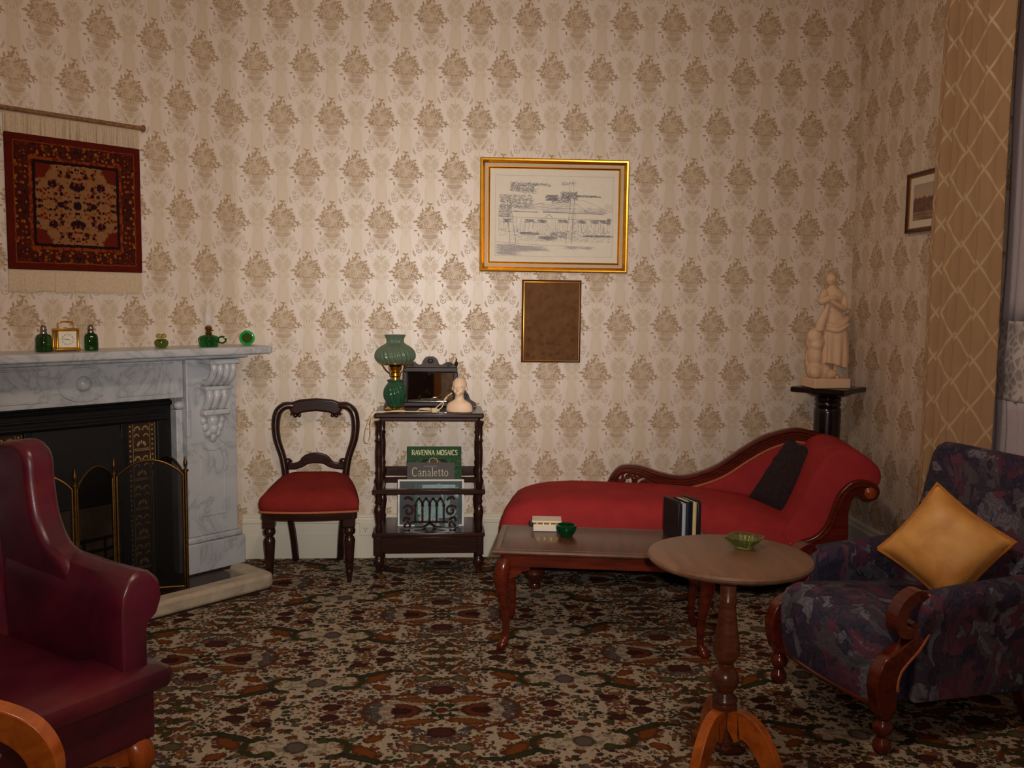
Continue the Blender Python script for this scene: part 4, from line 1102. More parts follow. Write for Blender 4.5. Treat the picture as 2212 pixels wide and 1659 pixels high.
MB().tube([(x * 1.012, 0.13 + (y - 0.13) * 1.012, 0.366) for x, y, _ in sring] + [(sring[0][0] * 1.012, 0.13 + (sring[0][1] - 0.13) * 1.012, 0.366)], 0.0055, 6).build('gimp', 'gimp_braid', bc)
MB().loft([sq(0.985, 0.325), sq(0.995, 0.33), sq(0.995, 0.36)]).build('seat_rail', 'dark_mahogany', bc, smooth=40)
for sx in (-1, 1):
    m = MB().box(sx * 0.195 - 0.03, sx * 0.195 + 0.03, -0.052, 0.008, 0.285, 0.362)
    m.lathe([(0.002, 0), (0.012, 0.001), (0.013, 0.03), (0.017, 0.05), (0.021, 0.056), (0.017, 0.062), (0.019, 0.075), (0.027, 0.19), (0.029, 0.215), (0.024, 0.232), (0.016, 0.238), (0.028, 0.25), (0.031, 0.263), (0.027, 0.277), (0.02, 0.285)], (sx * 0.195, -0.022, 0), 20)
    m.build('front_leg', 'dark_mahogany', bc, bevel=0.003)
    path = cr([(sx * 0.118, 0.385, 0.0), (sx * 0.128, 0.35, 0.15), (sx * 0.148, 0.305, 0.33), (sx * 0.152, 0.30, 0.45)], 5)
    MB().tube(path, 0.019, 8).build('back_leg', 'dark_mahogany', bc)
    st = cr([(sx * 0.152, 0.30, 0.42), (sx * 0.158, 0.302, 0.50), (sx * 0.172, 0.308, 0.58), (sx * 0.200, 0.314, 0.67), (sx * 0.208, 0.32, 0.75), (sx * 0.196, 0.326, 0.815), (sx * 0.160, 0.33, 0.847), (sx * 0.118, 0.331, 0.848)], 6)
    MB().tube(st, lerps([0.025, 0.024, 0.024, 0.026, 0.028, 0.029, 0.027, 0.024], len(st)), 12, sq=0.8, up=(0, 1, 0)).build('back_stile', 'dark_mahogany', bc)
crest = [(-0.148, 0.852), (-0.125, 0.868), (-0.085, 0.882), (0, 0.889), (0.085, 0.882), (0.125, 0.868), (0.148, 0.852), (0.128, 0.812), (0.105, 0.800), (0.088, 0.802), (0.068, 0.813), (0, 0.821), (-0.068, 0.813), (-0.088, 0.802), (-0.105, 0.800), (-0.128, 0.812)]
k = MB().prism(crest, 0.312, 0.346).build('crest_rail', 'dark_mahogany', bc, bevel=0.011, bseg=3)
m = MB()
for sx in (-1, 1):
    m.ball((sx * 0.106, 0.326, 0.797), 0.012, 10, 8); m.ball((sx * 0.086, 0.326, 0.797), 0.010, 10, 8); m.ball((sx * 0.125, 0.326, 0.806), 0.009, 10, 8)
m.build('carved_drops', 'dark_mahogany', k)
sp = cr([(-0.165, 0.535), (-0.12, 0.53), (-0.08, 0.54), (-0.045, 0.566), (0, 0.574), (0.045, 0.566), (0.08, 0.54), (0.12, 0.53), (0.165, 0.535)], 5)
spl = MB().ribbon(sp, lerps([0.05, 0.034, 0.036, 0.052, 0.058, 0.052, 0.036, 0.034, 0.05], len(sp)), 0.298, 0.318).build('splat_rail', 'dark_mahogany', bc, bevel=0.007, bseg=3)
m = MB()
for sx in (-1, 1):
    m.tube([(u, 0.296, v) for u, v in spiral(sx * 0.145, 0.552, 0.02, 0.006, 0 if sx < 0 else 180, 420 if sx < 0 else -240, 20)], 0.006, 6)
    m.tube([(sx * u, 0.297, v) for u, v in spiral(0.058, 0.556, 0.014, 0.004, 200, -120, 16)], 0.005, 6)
m.build('carving', 'dark_mahogany', spl)

# ------------------------------------------------------------------ whatnot with music-rack tiers (frame: x centre, front at -y)
wn = thing('whatnot', 'three-tier mahogany whatnot with turned posts and mirror gallery', 'shelf unit', (-0.068, 4.765, 0), 0)
MB().prism([(-0.27, -0.168), (0.27, -0.168), (0.272, -0.16), (0.272, 0.165), (-0.272, 0.165), (-0.272, -0.16)], 0.826, 0.85, lambda u, v, w: (u, v, w)).build('top_shelf', 'dark_mahogany', wn, bevel=0.006, bseg=3)
MB().box(-0.245, 0.245, -0.15, 0.15, 0.81, 0.826).build('top_apron', 'dark_mahogany', wn, bevel=0.003)
m = MB().box(-0.282, 0.282, -0.172, -0.135, 0.44, 0.466)
m.box(-0.282, 0.282, 0.135, 0.17, 0.44, 0.466); m.box(-0.282, -0.235, -0.135, 0.135, 0.44, 0.466); m.box(0.235, 0.282, -0.135, 0.135, 0.44, 0.466)
m.build('middle_rail', 'dark_mahogany', wn, bevel=0.005)
MB().box(-0.24, 0.24, 0.15, 0.165, 0.475, 0.525).build('rail_back', 'dark_mahogany', wn, bevel=0.003)
MB().box(-0.282, 0.282, -0.172, 0.17, 0.222, 0.244).build('bottom_shelf', 'dark_mahogany', wn, bevel=0.006, bseg=3)
dwr = MB().box(-0.262, 0.262, -0.158, 0.155, 0.138, 0.222).build('drawer', 'dark_mahogany', wn, bevel=0.003)
for sx in (-1, 1):
    m = MB().box(sx * 0.258 - 0.018, sx * 0.258 + 0.018, -0.164, -0.128, 0.128, 0.222); m.build('corner_block', 'dark_mahogany', wn, bevel=0.003)
    for y in (-0.146, 0.146):
        prof = [(0.014, 0.466), (0.018, 0.49), (0.023, 0.505), (0.014, 0.53), (0.018, 0.55), (0.013, 0.565), (0.016, 0.60), (0.017, 0.66), (0.013, 0.70), (0.019, 0.712), (0.013, 0.722), (0.016, 0.75), (0.014, 0.78), (0.02, 0.795), (0.022, 0.81)]
        MB().lathe(prof, (sx * 0.252, y, 0), 16).build('post', 'dark_mahogany', wn)
        prof = [(0.015, 0.244), (0.02, 0.262), (0.014, 0.28), (0.018, 0.31), (0.023, 0.35), (0.018, 0.375), (0.013, 0.385), (0.019, 0.40), (0.014, 0.415), (0.02, 0.44)]
        MB().lathe(prof, (sx * 0.252, y, 0), 16).build('post', 'dark_mahogany', wn)
        ft = MB().lathe([(0.016, 0.034), (0.014, 0.05), (0.018, 0.06), (0.026, 0.08), (0.028, 0.095), (0.022, 0.112), (0.016, 0.12), (0.02, 0.137)], (sx * 0.252, y * 0.97, 0), 16).build('foot', 'dark_mahogany', wn)
        m = MB(Matrix.Translation((sx * 0.252 + 0.012, y * 0.97 - 0.008, 0.015)) @ Matrix.Rotation(radians(90), 4, 'X')); m.lathe([(0.002, -0.006), (0.0135, -0.006), (0.0145, 0.0), (0.0135, 0.006), (0.002, 0.006)], seg=14)
        m.tube([(0, 0.005, 0), (-0.008, 0.021, 0.004)], 0.005, 6); m.build('castor', 'dark_gilt', ft)
# gallery with mirror at the back of the top
gal = MB().prism([(-0.135, 0.853), (-0.135, 1.045), (0.135, 1.045), (0.135, 0.853)], 0.128, 0.142).build('mirror_gallery', 'carved_mahogany', wn, bevel=0.002)
m = MB()
m.box(-0.142, 0.142, 0.108, 0.132, 1.035, 1.06); m.box(-0.142, 0.142, 0.112, 0.13, 0.853, 0.874)
for sx in (-1, 1): m.box(sx * 0.133 - 0.012, sx * 0.133 + 0.012, 0.112, 0.13, 0.874, 1.035)
m.build('mirror_frame', 'carved_mahogany', gal, bevel=0.004)
MB().box(-0.12, 0.12, 0.118, 0.1275, 0.875, 1.034).build('mirror_glass', 'mirror_silver', gal, bevel=0.003)
cst = [(-0.13, 1.06), (-0.125, 1.075), (-0.11, 1.086), (-0.085, 1.088), (-0.07, 1.078), (-0.058, 1.072), (-0.045, 1.076), (-0.04, 1.092), (-0.03, 1.108), (-0.012, 1.117), (0.012, 1.117), (0.03, 1.108), (0.04, 1.092), (0.045, 1.076), (0.058, 1.072), (0.07, 1.078), (0.085, 1.088), (0.11, 1.086), (0.125, 1.075), (0.13, 1.06)]
cm = MB().prism(cst, 0.116, 0.13)
for sx in (-1, 1):
    cm.tube([(sx * u, 0.113, v) for u, v in spiral(0.098, 1.072, 0.012, 0.003, 0, 400, 16)], 0.0035, 6)
cm.ball((0, 0.114, 1.093), (0.016, 0.006, 0.013))
cm.build('crest', 'carved_mahogany', gal, bevel=0.003)
for sx in (-1, 1):
    MB().lathe([(0.006, 1.06), (0.004, 1.066), (0.011, 1.078), (0.008, 1.087), (0.003, 1.092), (0.004, 1.1), (0.001, 1.106)], (sx * 0.136, 0.12, 0), 12).build('finial', 'carved_mahogany', gal)
    br = [(sx * 0.145, 0.853), (sx * 0.145, 0.93), (sx * 0.168, 0.937), (sx * 0.19, 0.93), (sx * 0.202, 0.915), (sx * 0.212, 0.888), (sx * 0.238, 0.872), (sx * 0.245, 0.853)]
    m = MB().prism(br, 0.118, 0.138)
    m.tube([(sx * u, 0.116, v) for u, v in spiral(0.178, 0.905, 0.017, 0.004, 90, -330, 18)], 0.004, 6)
    m.build('scroll_bracket', 'carved_mahogany', gal, bevel=0.004)
# pierced gothic divider in the rack
m = MB(); yf0, yf1 = -0.118, -0.108
xs = [-0.07 + 0.036 * k for k in range(5)]
for x in xs: m.box(x - 0.005, x + 0.005, yf0, yf1, 0.29, 0.375)
for a, b in zip(xs[:-1], xs[1:]):
    c = (a + b) / 2
    m.ribbon(cr([(a, 0.37), (a + 0.004, 0.39), (c + 0.002, 0.412)], 4), 0.009, yf0, yf1); m.ribbon(cr([(b, 0.37), (b - 0.004, 0.39), (c - 0.002, 0.412)], 4), 0.009, yf0, yf1)
for x in xs: m.ball((x, -0.113, 0.372), (0.009, 0.006, 0.007), 8, 6)
m.box(-0.09, 0.095, yf0, yf1, 0.282, 0.292)
for sx in (-1, 1):
    m.ribbon(spiral(0.003 + sx * 0.108, 0.345, 0.03, 0.008, 90 - sx * 60, 90 + sx * 330, 22), 0.011, yf0, yf1)
    m.ribbon(cr([(0.003 + sx * 0.085, 0.40), (0.003 + sx * 0.11, 0.415), (0.003 + sx * 0.128, 0.405)], 5), 0.011, yf0, yf1)
    m.ribbon(spiral(0.003 + sx * 0.118, 0.268, 0.022, 0.006, 90, 90 + sx * 360, 22), 0.011, yf0, yf1)
    m.ribbon(cr([(0.003, 0.284), (0.003 + sx * 0.03, 0.262), (0.003 + sx * 0.07, 0.254), (0.003 + sx * 0.10, 0.246)], 5), 0.012, yf0, yf1)
    m.ribbon(cr([(0.003 + sx * 0.098, 0.30), (0.003 + sx * 0.125, 0.31), (0.003 + sx * 0.132, 0.29)], 5), 0.012, yf0, yf1)
m.build('fretwork_divider', 'dark_mahogany', wn, smooth=30)

# books and prints in the rack
GL = {  # letters as strokes in a 1-high box: (width, [(thickness, points) ...])
 'R': (0.72, [(2, [(.12, 0), (.12, 1)]), (1, [(.12, 1), (.45, 1), (.6, .88), (.6, .66), (.45, .52), (.12, .52)]), (2, [(.38, .52), (.66, 0)])]),
 'A': (0.76, [(1, [(.06, 0), (.38, 1)]), (2, [(.38, 1), (.7, 0)]), (1, [(.18, .35), (.58, .35)])]),
 'V': (0.74, [(2, [(.06, 1), (.37, 0)]), (1, [(.37, 0), (.68, 1)])]),
 'E': (0.62, [(2, [(.12, 0), (.12, 1)]), (1, [(.12, 1), (.56, 1), (.56, .86)]), (1, [(.12, .52), (.44, .52)]), (1, [(.12, 0), (.56, 0), (.56, .14)])]),
 'N': (0.8, [(1, [(.12, 0), (.12, 1)]), (2, [(.12, 1), (.66, 0)]), (1, [(.66, 0), (.66, 1)])]),
 'M': (0.96, [(1, [(.12, 0), (.14, 1)]), (2, [(.14, 1), (.48, .1)]), (1, [(.48, .1), (.82, 1)]), (2, [(.82, 1), (.84, 0)])]),
 'O': (0.8, [(2, [(.4 + .32 * cos(q * pi / 9), .5 + .5 * sin(q * pi / 9)) for q in range(19)])]),
 'S': (0.6, [(1.6, [(.5, .84), (.4, .98), (.25, 1), (.1, .86), (.12, .68), (.3, .54), (.48, .42), (.5, .18), (.36, 0), (.2, 0), (.08, .16)])]),
 'I': (0.34, [(2, [(.17, 0), (.17, 1)])]),
 'C': (0.76, [(1.8, [(.4 + .32 * cos(radians(q)), .5 + .5 * sin(radians(q))) for q in range(45, 320, 18)])]),
 'a': (0.52, [(1.4, [(.08, .5), (.18, .62), (.3, .62), (.37, .5), (.37, .06), (.46, 0)]), (1.2, [(.37, .36), (.14, .28), (.07, .14), (.16, 0), (.28, .02), (.37, .14)])]),
 'n': (0.58, [(1.6, [(.12, 0), (.12, .62)]), (1.4, [(.12, .48), (.26, .62), (.38, .6), (.44, .46), (.44, 0)])]),
 'l': (0.28, [(1.6, [(.14, 0), (.14, 1)])]),
 'e': (0.5, [(1.4, [(.08, .34), (.42, .36), (.4, .52), (.26, .63), (.12, .54), (.07, .34), (.1, .12), (.24, 0), (.42, .1)])]),
 't': (0.38, [(1.5, [(.16, .82), (.16, .1), (.24, 0), (.34, .06)]), (1, [(.05, .62), (.33, .62)])]),
 'o': (0.56, [(1.5, [(.27 + .2 * cos(q * pi / 9), .31 + .31 * sin(q * pi / 9)) for q in range(19)])]),
 ' ': (0.4, []),
}
SERIF = {'R': [(.12, 0), (.12, 1), (.66, 0)], 'A': [(.06, 0), (.7, 0)], 'V': [(.06, 1), (.68, 1)], 'E': [(.1, 0), (.1, 1)], 'N': [(.12, 0), (.12, 1), (.66, 1)], 'M': [(.12, 0), (.14, 1), (.82, 1), (.84, 0)], 'I': [(.17, 0), (.17, 1)],
         'n': [(.12, 0), (.44, 0), (.1, .62)], 'l': [(.14, 0), (.1, 1)], 'S': [], 'C': []}
def lettering(m, text, x0, x1, z, h, y, weight):
    tot = sum(GL[c][0] for c in text); k = (x1 - x0) / tot; x = x0
    for c in text:
        w, strokes = GL[c]
        for tk, pts in strokes:
            m.ribbon([(x + u * k, z + v * h) for u, v in pts], weight * tk, y - 0.0006, y, None)
        for u, v in SERIF.get(c, []):
            m.ribbon([(x + (u - 0.11) * k, z + v * h), (x + (u + 0.11) * k, z + v * h)], weight * 0.8, y - 0.0006, y, None)
        x += w * k
ZB = 0.2445
def book_thing(name, label, loc, rotx, w, h, t, cover, cat='book', group=None):
    b = thing(name, label, cat, loc, 0, group); b.rotation_euler = (radians(rotx), 0, 0)
    MB().box(-w / 2, w / 2, -0.0025, 0, 0, h).build('front_cover', cover, b, bevel=0.001)
    MB().box(-w / 2, w / 2, t, t + 0.0025, 0, h).build('back_cover', cover, b, bevel=0.001)
    MB().box(-w / 2 - 0.001, -w / 2 + 0.002, 0, t, 0, h).build('spine', cover, b)
    MB().box(-w / 2 + 0.002, w / 2 - 0.003, 0, t, 0.003, h - 0.003).build('pages', 'page_edge', b)
    return b
b1 = thing('art_book', 'green jacketed art book lettered RAVENNA MOSAICS at the back of the rack', 'book', (-0.045, 4.815, ZB)); b1.rotation_euler = (radians(-2), 0, 0)
o = MB().box(-0.142, 0.142, -0.0025, 0, -0.2, 0.2).build('front_cover', 'mosaic_jacket', b1, smooth=0); o.location = (0, 0, 0.2)
MB().box(-0.142, 0.142, 0.022, 0.0245, 0, 0.40).build('back_cover', 'mosaic_jacket', b1); MB().box(-0.138, 0.138, 0, 0.022, 0.003, 0.396).build('pages', 'page_edge', b1)
m = MB(); lettering(m, 'RAVENNA MOSAICS', -0.118, 0.122, 0.358, 0.026, -0.0028, 0.0023); m.build('title', 'cover_lettering_yellow', b1, smooth=0)
m = MB()
for k in range(11):
    a = radians(-20 + 22 * k); m.ball((-0.005 + 0.022 * cos(a), -0.0035, 0.325 + 0.017 * sin(a)), (0.0028, 0.001, 0.0028), 8, 4)
m.build('jacket_flower', 'cover_lettering', b1)
b2 = book_thing('art_book', 'grey book lettered Canaletto standing in the whatnot rack', (-0.062, 4.775, ZB), -2, 0.246, 0.322, 0.022, 'book_grey')
m = MB(); lettering(m, 'Canaletto', -0.10, 0.092, 0.254, 0.044, -0.0028, 0.0019)
for k in range(9): m.box(-0.035 + 0.0075 * k, -0.0305 + 0.0075 * k, -0.0031, -0.0025, 0.305, 0.3068)
m.build('title', 'cover_lettering', b2, smooth=0)
b3 = thing('picture_book', 'large dark picture book with white border leaning in the rack', 'book', (-0.061, 4.735, ZB)); b3.rotation_euler = (radians(-3), 0, 0)
MB().box(-0.171, 0.171, -0.003, 0.012, 0, 0.243).build('cover', 'paper_white', b3, bevel=0.001)
o = MB().box(-0.161, 0.161, -0.0007, 0.0007, -0.113, 0.113).build('cover_plate', 'magazine_dark', b3, smooth=0); o.location = (0, -0.0038, 0.1215)
mg = thing('magazine', 'pale teal magazine behind the pierced divider of the rack', 'magazine', (-0.035, 4.705, ZB)); mg.rotation_euler = (radians(-4), 0, 0)
o = MB().box(-0.105, 0.105, -0.004, 0.004, -0.113, 0.113).build('cover', 'art_plate', mg, bevel=0.001); o.location = (0.012, 0, 0.1135)
MB().box(-0.108, -0.094, -0.0055, 0.0055, 0, 0.225).build('spine', 'magazine_green', mg)
m = MB()
for k in range(4): m.box(-0.06 + 0.036 * k, -0.035 + 0.036 * k, -0.0052, -0.004, 0.05, 0.15)
m.box(-0.07, 0.10, -0.0052, -0.004, 0.205, 0.222)
m.build('cover_print', 'magazine_teal', mg, smooth=0)

# green swirl oil lamp on the whatnot
gl = thing('oil_lamp', 'green swirled glass oil lamp with brass burner on the whatnot', 'oil lamp', (-0.244, 4.735, 0.851))
MB().lathe([(0.002, 0.0), (0.05, 0.0), (0.052, 0.006), (0.044, 0.014), (0.034, 0.02)], seg=28).build('base', 'brass', gl)
swirl = lambda amp, n, k: (lambda r, z, a: r * (1 + amp * (0.5 + 0.5 * sin(n * a + k * z))))
MB().lathe(cr([(0.033, 0.0205), (0.038, 0.035), (0.05, 0.06), (0.054, 0.085), (0.05, 0.11), (0.04, 0.13), (0.032, 0.142), (0.036, 0.15), (0.036, 0.156)], 4), seg=140, mod=swirl(0.10, 14, 60)).build('font', 'font_green_glass', gl)
MB().lathe([(0.024, 0.1565), (0.022, 0.168), (0.028, 0.175), (0.028, 0.19), (0.02, 0.198), (0.03, 0.205), (0.034, 0.222), (0.026, 0.235)], seg=24).build('burner', 'brass', gl)
m = MB()
for k in range(4):
    a = k * pi / 2 + 0.5
    m.tube(cr([(0.03 * cos(a), 0.03 * sin(a), 0.188), (0.055 * cos(a), 0.055 * sin(a), 0.21), (0.074 * cos(a), 0.074 * sin(a), 0.238)], 4), 0.0025, 6)
m.tube([(0.078 * cos(2 * pi * q / 32), 0.078 * sin(2 * pi * q / 32), 0.240) for q in range(33)], 0.004, 8)
m.build('shade_holder', 'brass', gl)
sp_ = [(0.078, 0.242), (0.094, 0.262), (0.097, 0.282), (0.09, 0.305), (0.07, 0.325), (0.046, 0.34), (0.040, 0.352), (0.042, 0.366), (0.050, 0.384)]
sp_ = cr(sp_, 4)
MB().lathe(sp_ + [(r - 0.003, z) for r, z in sp_[::-1]], seg=216, mod=swirl(0.07, 24, 70), caps=False).build('shade', 'shade_green_glass', gl)
MB().lathe([(0.016, 0.236), (0.024, 0.27), (0.02, 0.31), (0.014, 0.35), (0.013, 0.37), (0.012, 0.37), (0.013, 0.35), (0.019, 0.31), (0.023, 0.27), (0.015, 0.236)], seg=20, caps=False).build('chimney', 'clear_glass', gl)

# white cord with plug trailing over the whatnot
cd = thing('electric_flex', 'cream electric cord with plug trailing across the whatnot top', 'cord')
def cpath(px): return px
MB().tube(cr([(-0.195, 4.68, 0.855), (-0.25, 4.63, 0.858), (-0.30, 4.60, 0.856), (-0.345, 4.588, 0.851), (-0.375, 4.586, 0.79), (-0.387, 4.588, 0.72), (-0.372, 4.59, 0.705), (-0.358, 4.588, 0.74), (-0.354, 4.585, 0.82), (-0.33, 4.59, 0.856), (-0.26, 4.622, 0.856), (-0.20, 4.632, 0.856), (-0.13, 4.625, 0.856), (-0.06, 4.65, 0.856), (-0.01, 4.665, 0.87), (0.01, 4.70, 0.915), (0.045, 4.72, 0.94)], 8), 0.0028, 8).build('flex', 'cord_plastic', cd)
MB().tube(cr([(-0.13, 4.635, 0.857), (-0.115, 4.675, 0.86), (-0.07, 4.68, 0.862), (-0.045, 4.65, 0.862), (-0.085, 4.635, 0.864), (-0.12, 4.65, 0.866), (-0.075, 4.668, 0.868), (-0.05, 4.64, 0.866), (-0.02, 4.66, 0.885), (0.02, 4.70, 0.918)], 7), 0.0028, 8).build('coil', 'cord_plastic', cd)
m = MB(Matrix.Translation((-0.045, 4.628, 0.8615)) @ Matrix.Rotation(radians(20), 4, 'Z')); m.box(-0.014, 0.014, -0.011, 0.011, -0.010, 0.012); m.tube([(0.013, 0, 0), (0.028, 0, -0.002)], 0.006, 8)
m.build('plug', 'cord_plastic', cd, bevel=0.004)

# plaster bust of a child
bs = thing('plaster_bust', 'small cream plaster bust of a child on the whatnot', 'bust', (0.082, 4.665, 0.851), -14)
m = MB()
rings = []
for z, rx, ry, oy in ((0.0, 0.066, 0.036, 0), (0.012, 0.069, 0.038, 0), (0.03, 0.066, 0.038, 0), (0.045, 0.056, 0.034, 0), (0.056, 0.036, 0.028, 0.002), (0.064, 0.024, 0.023, 0.002), (0.075, 0.021, 0.021, 0.0), (0.09, 0.022, 0.022, -0.002)):
    rings.append([(rx * cos(2 * pi * j / 20), oy + ry * sin(2 * pi * j / 20), z) for j in range(20)])
m.loft(rings)
m.ball((0, 0.004, 0.136), (0.037, 0.042, 0.039), 24, 16); m.ball((0, -0.010, 0.116), (0.029, 0.031, 0.037), 20, 12)
m.ball((0, -0.043, 0.114), (0.006, 0.008, 0.008)); m.ball((0, -0.041, 0.122), (0.004, 0.005, 0.012))
for sx in (-1, 1):
    m.ball((sx * 0.036, 0.004, 0.118), (0.006, 0.009, 0.013)); m.ball((sx * 0.013, -0.034, 0.132), (0.011, 0.007, 0.0045)); m.ball((sx * 0.014, -0.029, 0.107), (0.011, 0.010, 0.011))
m.ball((0, -0.039, 0.1), (0.010, 0.005, 0.0035)); m.ball((0, -0.036, 0.091), (0.010, 0.008, 0.007))
m.build('figure', 'bust_plaster', bs, remesh=0.0028, smoothing=4)
# ------------------------------------------------------------------ pictures
def rect_ring(m, x0, x1, z0, z1, w, y0, y1):
    m.prism([(x0, z1), (x1, z1), (x1 - w, z1 - w), (x0 + w, z1 - w)], y0, y1); m.prism([(x0, z0), (x0 + w, z0 + w), (x1 - w, z0 + w), (x1, z0)], y0, y1)
    m.prism([(x0, z0), (x0, z1), (x0 + w, z1 - w), (x0 + w, z0 + w)], y0, y1); m.prism([(x1, z0), (x1 - w, z0 + w), (x1 - w, z1 - w), (x1, z1)], y0, y1)
    return m
def mould(m, x0, x1, z0, z1, prof, ybase):
    """mitred frame: prof = (inset, depth towards the room) pairs"""
    rings = []
    for ins, dep in prof:
        rings.append([(x0 + ins, ybase - dep, z0 + ins), (x1 - ins, ybase - dep, z0 + ins), (x1 - ins, ybase - dep, z1 - ins), (x0 + ins, ybase - dep, z1 - ins)])
    return m.loft(rings, caps=False)

pic = thing('framed_drawing', 'gilt-framed pencil drawing of a verandahed house between tall trees', 'picture', (0.592, YB, 1.871), 0.0)
hw, hh = 0.402, 0.302
f = mould(MB(), -hw, hw, -hh, hh, [(0, 0.001), (0, 0.022), (0.006, 0.028), (0.013, 0.026), (0.022, 0.016), (0.027, 0.012)], 0).build('frame', 'gilt', pic, smooth=30)
mould(MB(), -hw + 0.027, hw - 0.027, -hh + 0.027, hh - 0.027, [(0, 0.003), (0, 0.0118), (0.017, 0.0118), (0.017, 0.006)], 0).build('linen_slip', 'mat_board', pic, smooth=30)
mould(MB(), -hw + 0.044, hw - 0.044, -hh + 0.044, hh - 0.044, [(0, 0.006), (0, 0.0145), (0.004, 0.0175), (0.009, 0.014), (0.0115, 0.0075)], 0).build('gilt_fillet', 'gilt', pic, smooth=30)
MB().box(-hw + 0.04, hw - 0.04, -0.0078, -0.001, -hh + 0.04, hh - 0.04).build('paper', 'paper_cream', pic, smooth=0)
# the drawing: hundreds of pencil strokes laid on the sheet; (u, v) run 0..1 across the sheet
rnd = random.Random(17)
SX0, SX1, SZ0, SZ1 = -0.318, 0.318, -0.216, 0.212
dk, lt = MB(), MB()
def stroke(m, u0, v0, u1, v1, w):
    a = Vector((SX0 + (SX1 - SX0) * u0, SZ0 + (SZ1 - SZ0) * v0)); b = Vector((SX0 + (SX1 - SX0) * u1, SZ0 + (SZ1 - SZ0) * v1))
    t = b - a
    if t.length < 1e-5: return
    q = Vector((-t.y, t.x)).normalized() * w / 2
    yy = -0.0081 - len(m.v) * 1.2e-7
    m.add([(a.x + q.x, yy, a.y + q.y), (b.x + q.x * 0.5, yy, b.y + q.y * 0.5), (b.x - q.x * 0.5, yy, b.y - q.y * 0.5), (a.x - q.x, yy, a.y - q.y)], [(0, 1, 2, 3)])
def poly(m, pts, w=0.0012):
    for a, b in zip(pts[:-1], pts[1:]): stroke(m, a[0], a[1], b[0], b[1], w * 1.7); stroke(m, b[0], b[1], a[0], a[1], w * 1.7)
def scrub(m, u0, v0, u1, v1, n, L, ang, w=0.0014, sp=25):
    for _ in range(n):
        u = rnd.uniform(u0, u1); v = rnd.uniform(v0, v1); a = radians(ang + rnd.uniform(-sp, sp)); l = L * rnd.uniform(0.4, 1.2)
        stroke(m, u, v, u + l * cos(a), v + l * sin(a) * 1.4, w * rnd.uniform(0.5, 1.3))
poly(lt, [(0, 0), (1, 0), (1, 1), (0, 1), (0, 0)], 0.0009)
poly(lt, [(0.13, 0.55), (0.62, 0.70), (0.74, 0.71), (0.97, 0.575)]); poly(lt, [(0.50, 0.56), (0.62, 0.70)]); poly(lt, [(0.66, 0.68), (0.80, 0.56)])
poly(dk, [(0.15, 0.555), (0.36, 0.55)], 0.0026); poly(dk, [(0.40, 0.552), (0.92, 0.538)], 0.0026); poly(lt, [(0.40, 0.565), (0.95, 0.555)], 0.002)
poly(dk, [(0.42, 0.48), (0.455, 0.525), (0.49, 0.48)], 0.0016); poly(lt, [(0.02, 0.49), (0.42, 0.475), (1.0, 0.46)], 0.0018)
scrub(lt, 0.15, 0.57, 0.62, 0.66, 132, 0.10, 5, 0.001, 6); scrub(lt, 0.68, 0.57, 0.9, 0.62, 66, 0.08, -20, 0.001, 8)
scrub(dk, 0.42, 0.705, 0.51, 0.765, 132, 0.03, 0, 0.0022, 6); poly(dk, [(0.425, 0.70), (0.53, 0.70)], 0.003)
for a, b in ((0.05, 0.12), (0.24, 0.33), (0.35, 0.41), (0.53, 0.60), (0.68, 0.75), (0.80, 0.87), (0.89, 0.95)):
    scrub(dk, a, 0.42, b, 0.46, 34, 0.03, -5, 0.0032, 12)
for k in range(26):
    u = 0.03 + 0.037 * k
    if 0.11 < u < 0.16 or 0.6 < u < 0.655: continue
    stroke(dk if k % 3 else lt, u, 0.47, u + rnd.uniform(-0.004, 0.004), 0.30, 0.0016); scrub(lt, u, 0.28, u + 0.03, 0.42, 9, 0.05, 88, 0.0013, 6)
scrub(dk, 0.02, 0.25, 0.98, 0.33, 286, 0.02, 20, 0.0016, 70); scrub(dk, 0.20, 0.27, 0.36, 0.30, 88, 0.03, 0, 0.0026, 12); scrub(dk, 0.47, 0.23, 0.60, 0.31, 110, 0.02, 45, 0.0024, 60)
scrub(lt, 0.16, 0.18, 0.97, 0.27, 352, 0.03, 10, 0.0013, 50); scrub(dk, 0.74, 0.25, 0.97, 0.27, 88, 0.04, 2, 0.0024, 5)
scrub(dk, 0.36, 0.20, 0.46, 0.25, 66, 0.07, -4, 0.0014, 6)
poly(lt, [(0.0, 0.175), (0.4, 0.14), (0.62, 0.13), (0.85, 0.12)], 0.0014)
scrub(lt, 0.0, 0.02, 0.13, 0.15, 200, 0.12, -5, 0.0014, 6); scrub(lt, 0.12, 0.07, 0.36, 0.13, 154, 0.12, -4, 0.0013, 5); scrub(lt, 0.56, 0.10, 0.8, 0.13, 66, 0.06, -6, 0.0014, 6)
for u0, u1, v1, w0, w1 in ((0.11, 0.15, 0.72, 0.022, 0.052), (0.655, 0.625, 0.72, 0.03, 0.05)):      # two bare trunks
    poly(dk, [(u0 - w0 / 2, v1), (u1 - w1 / 2, 0.16)], 0.0014); poly(dk, [(u0 + w0 / 2, v1), (u1 + w1 / 2, 0.16)], 0.0014)
scrub(dk, 0.625, 0.22, 0.675, 0.60, 101, 0.015, 30, 0.0018, 50); scrub(lt, 0.12, 0.2, 0.16, 0.6, 57, 0.015, 10, 0.0014, 50)
scrub(dk, 0.12, 0.80, 0.32, 0.91, 374, 0.02, 20, 0.0018, 70); scrub(dk, 0.30, 0.87, 0.46, 0.90, 88, 0.02, 20, 0.0016, 50); scrub(dk, 0.03, 0.60, 0.30, 0.76, 418, 0.025, 10, 0.0017, 40)
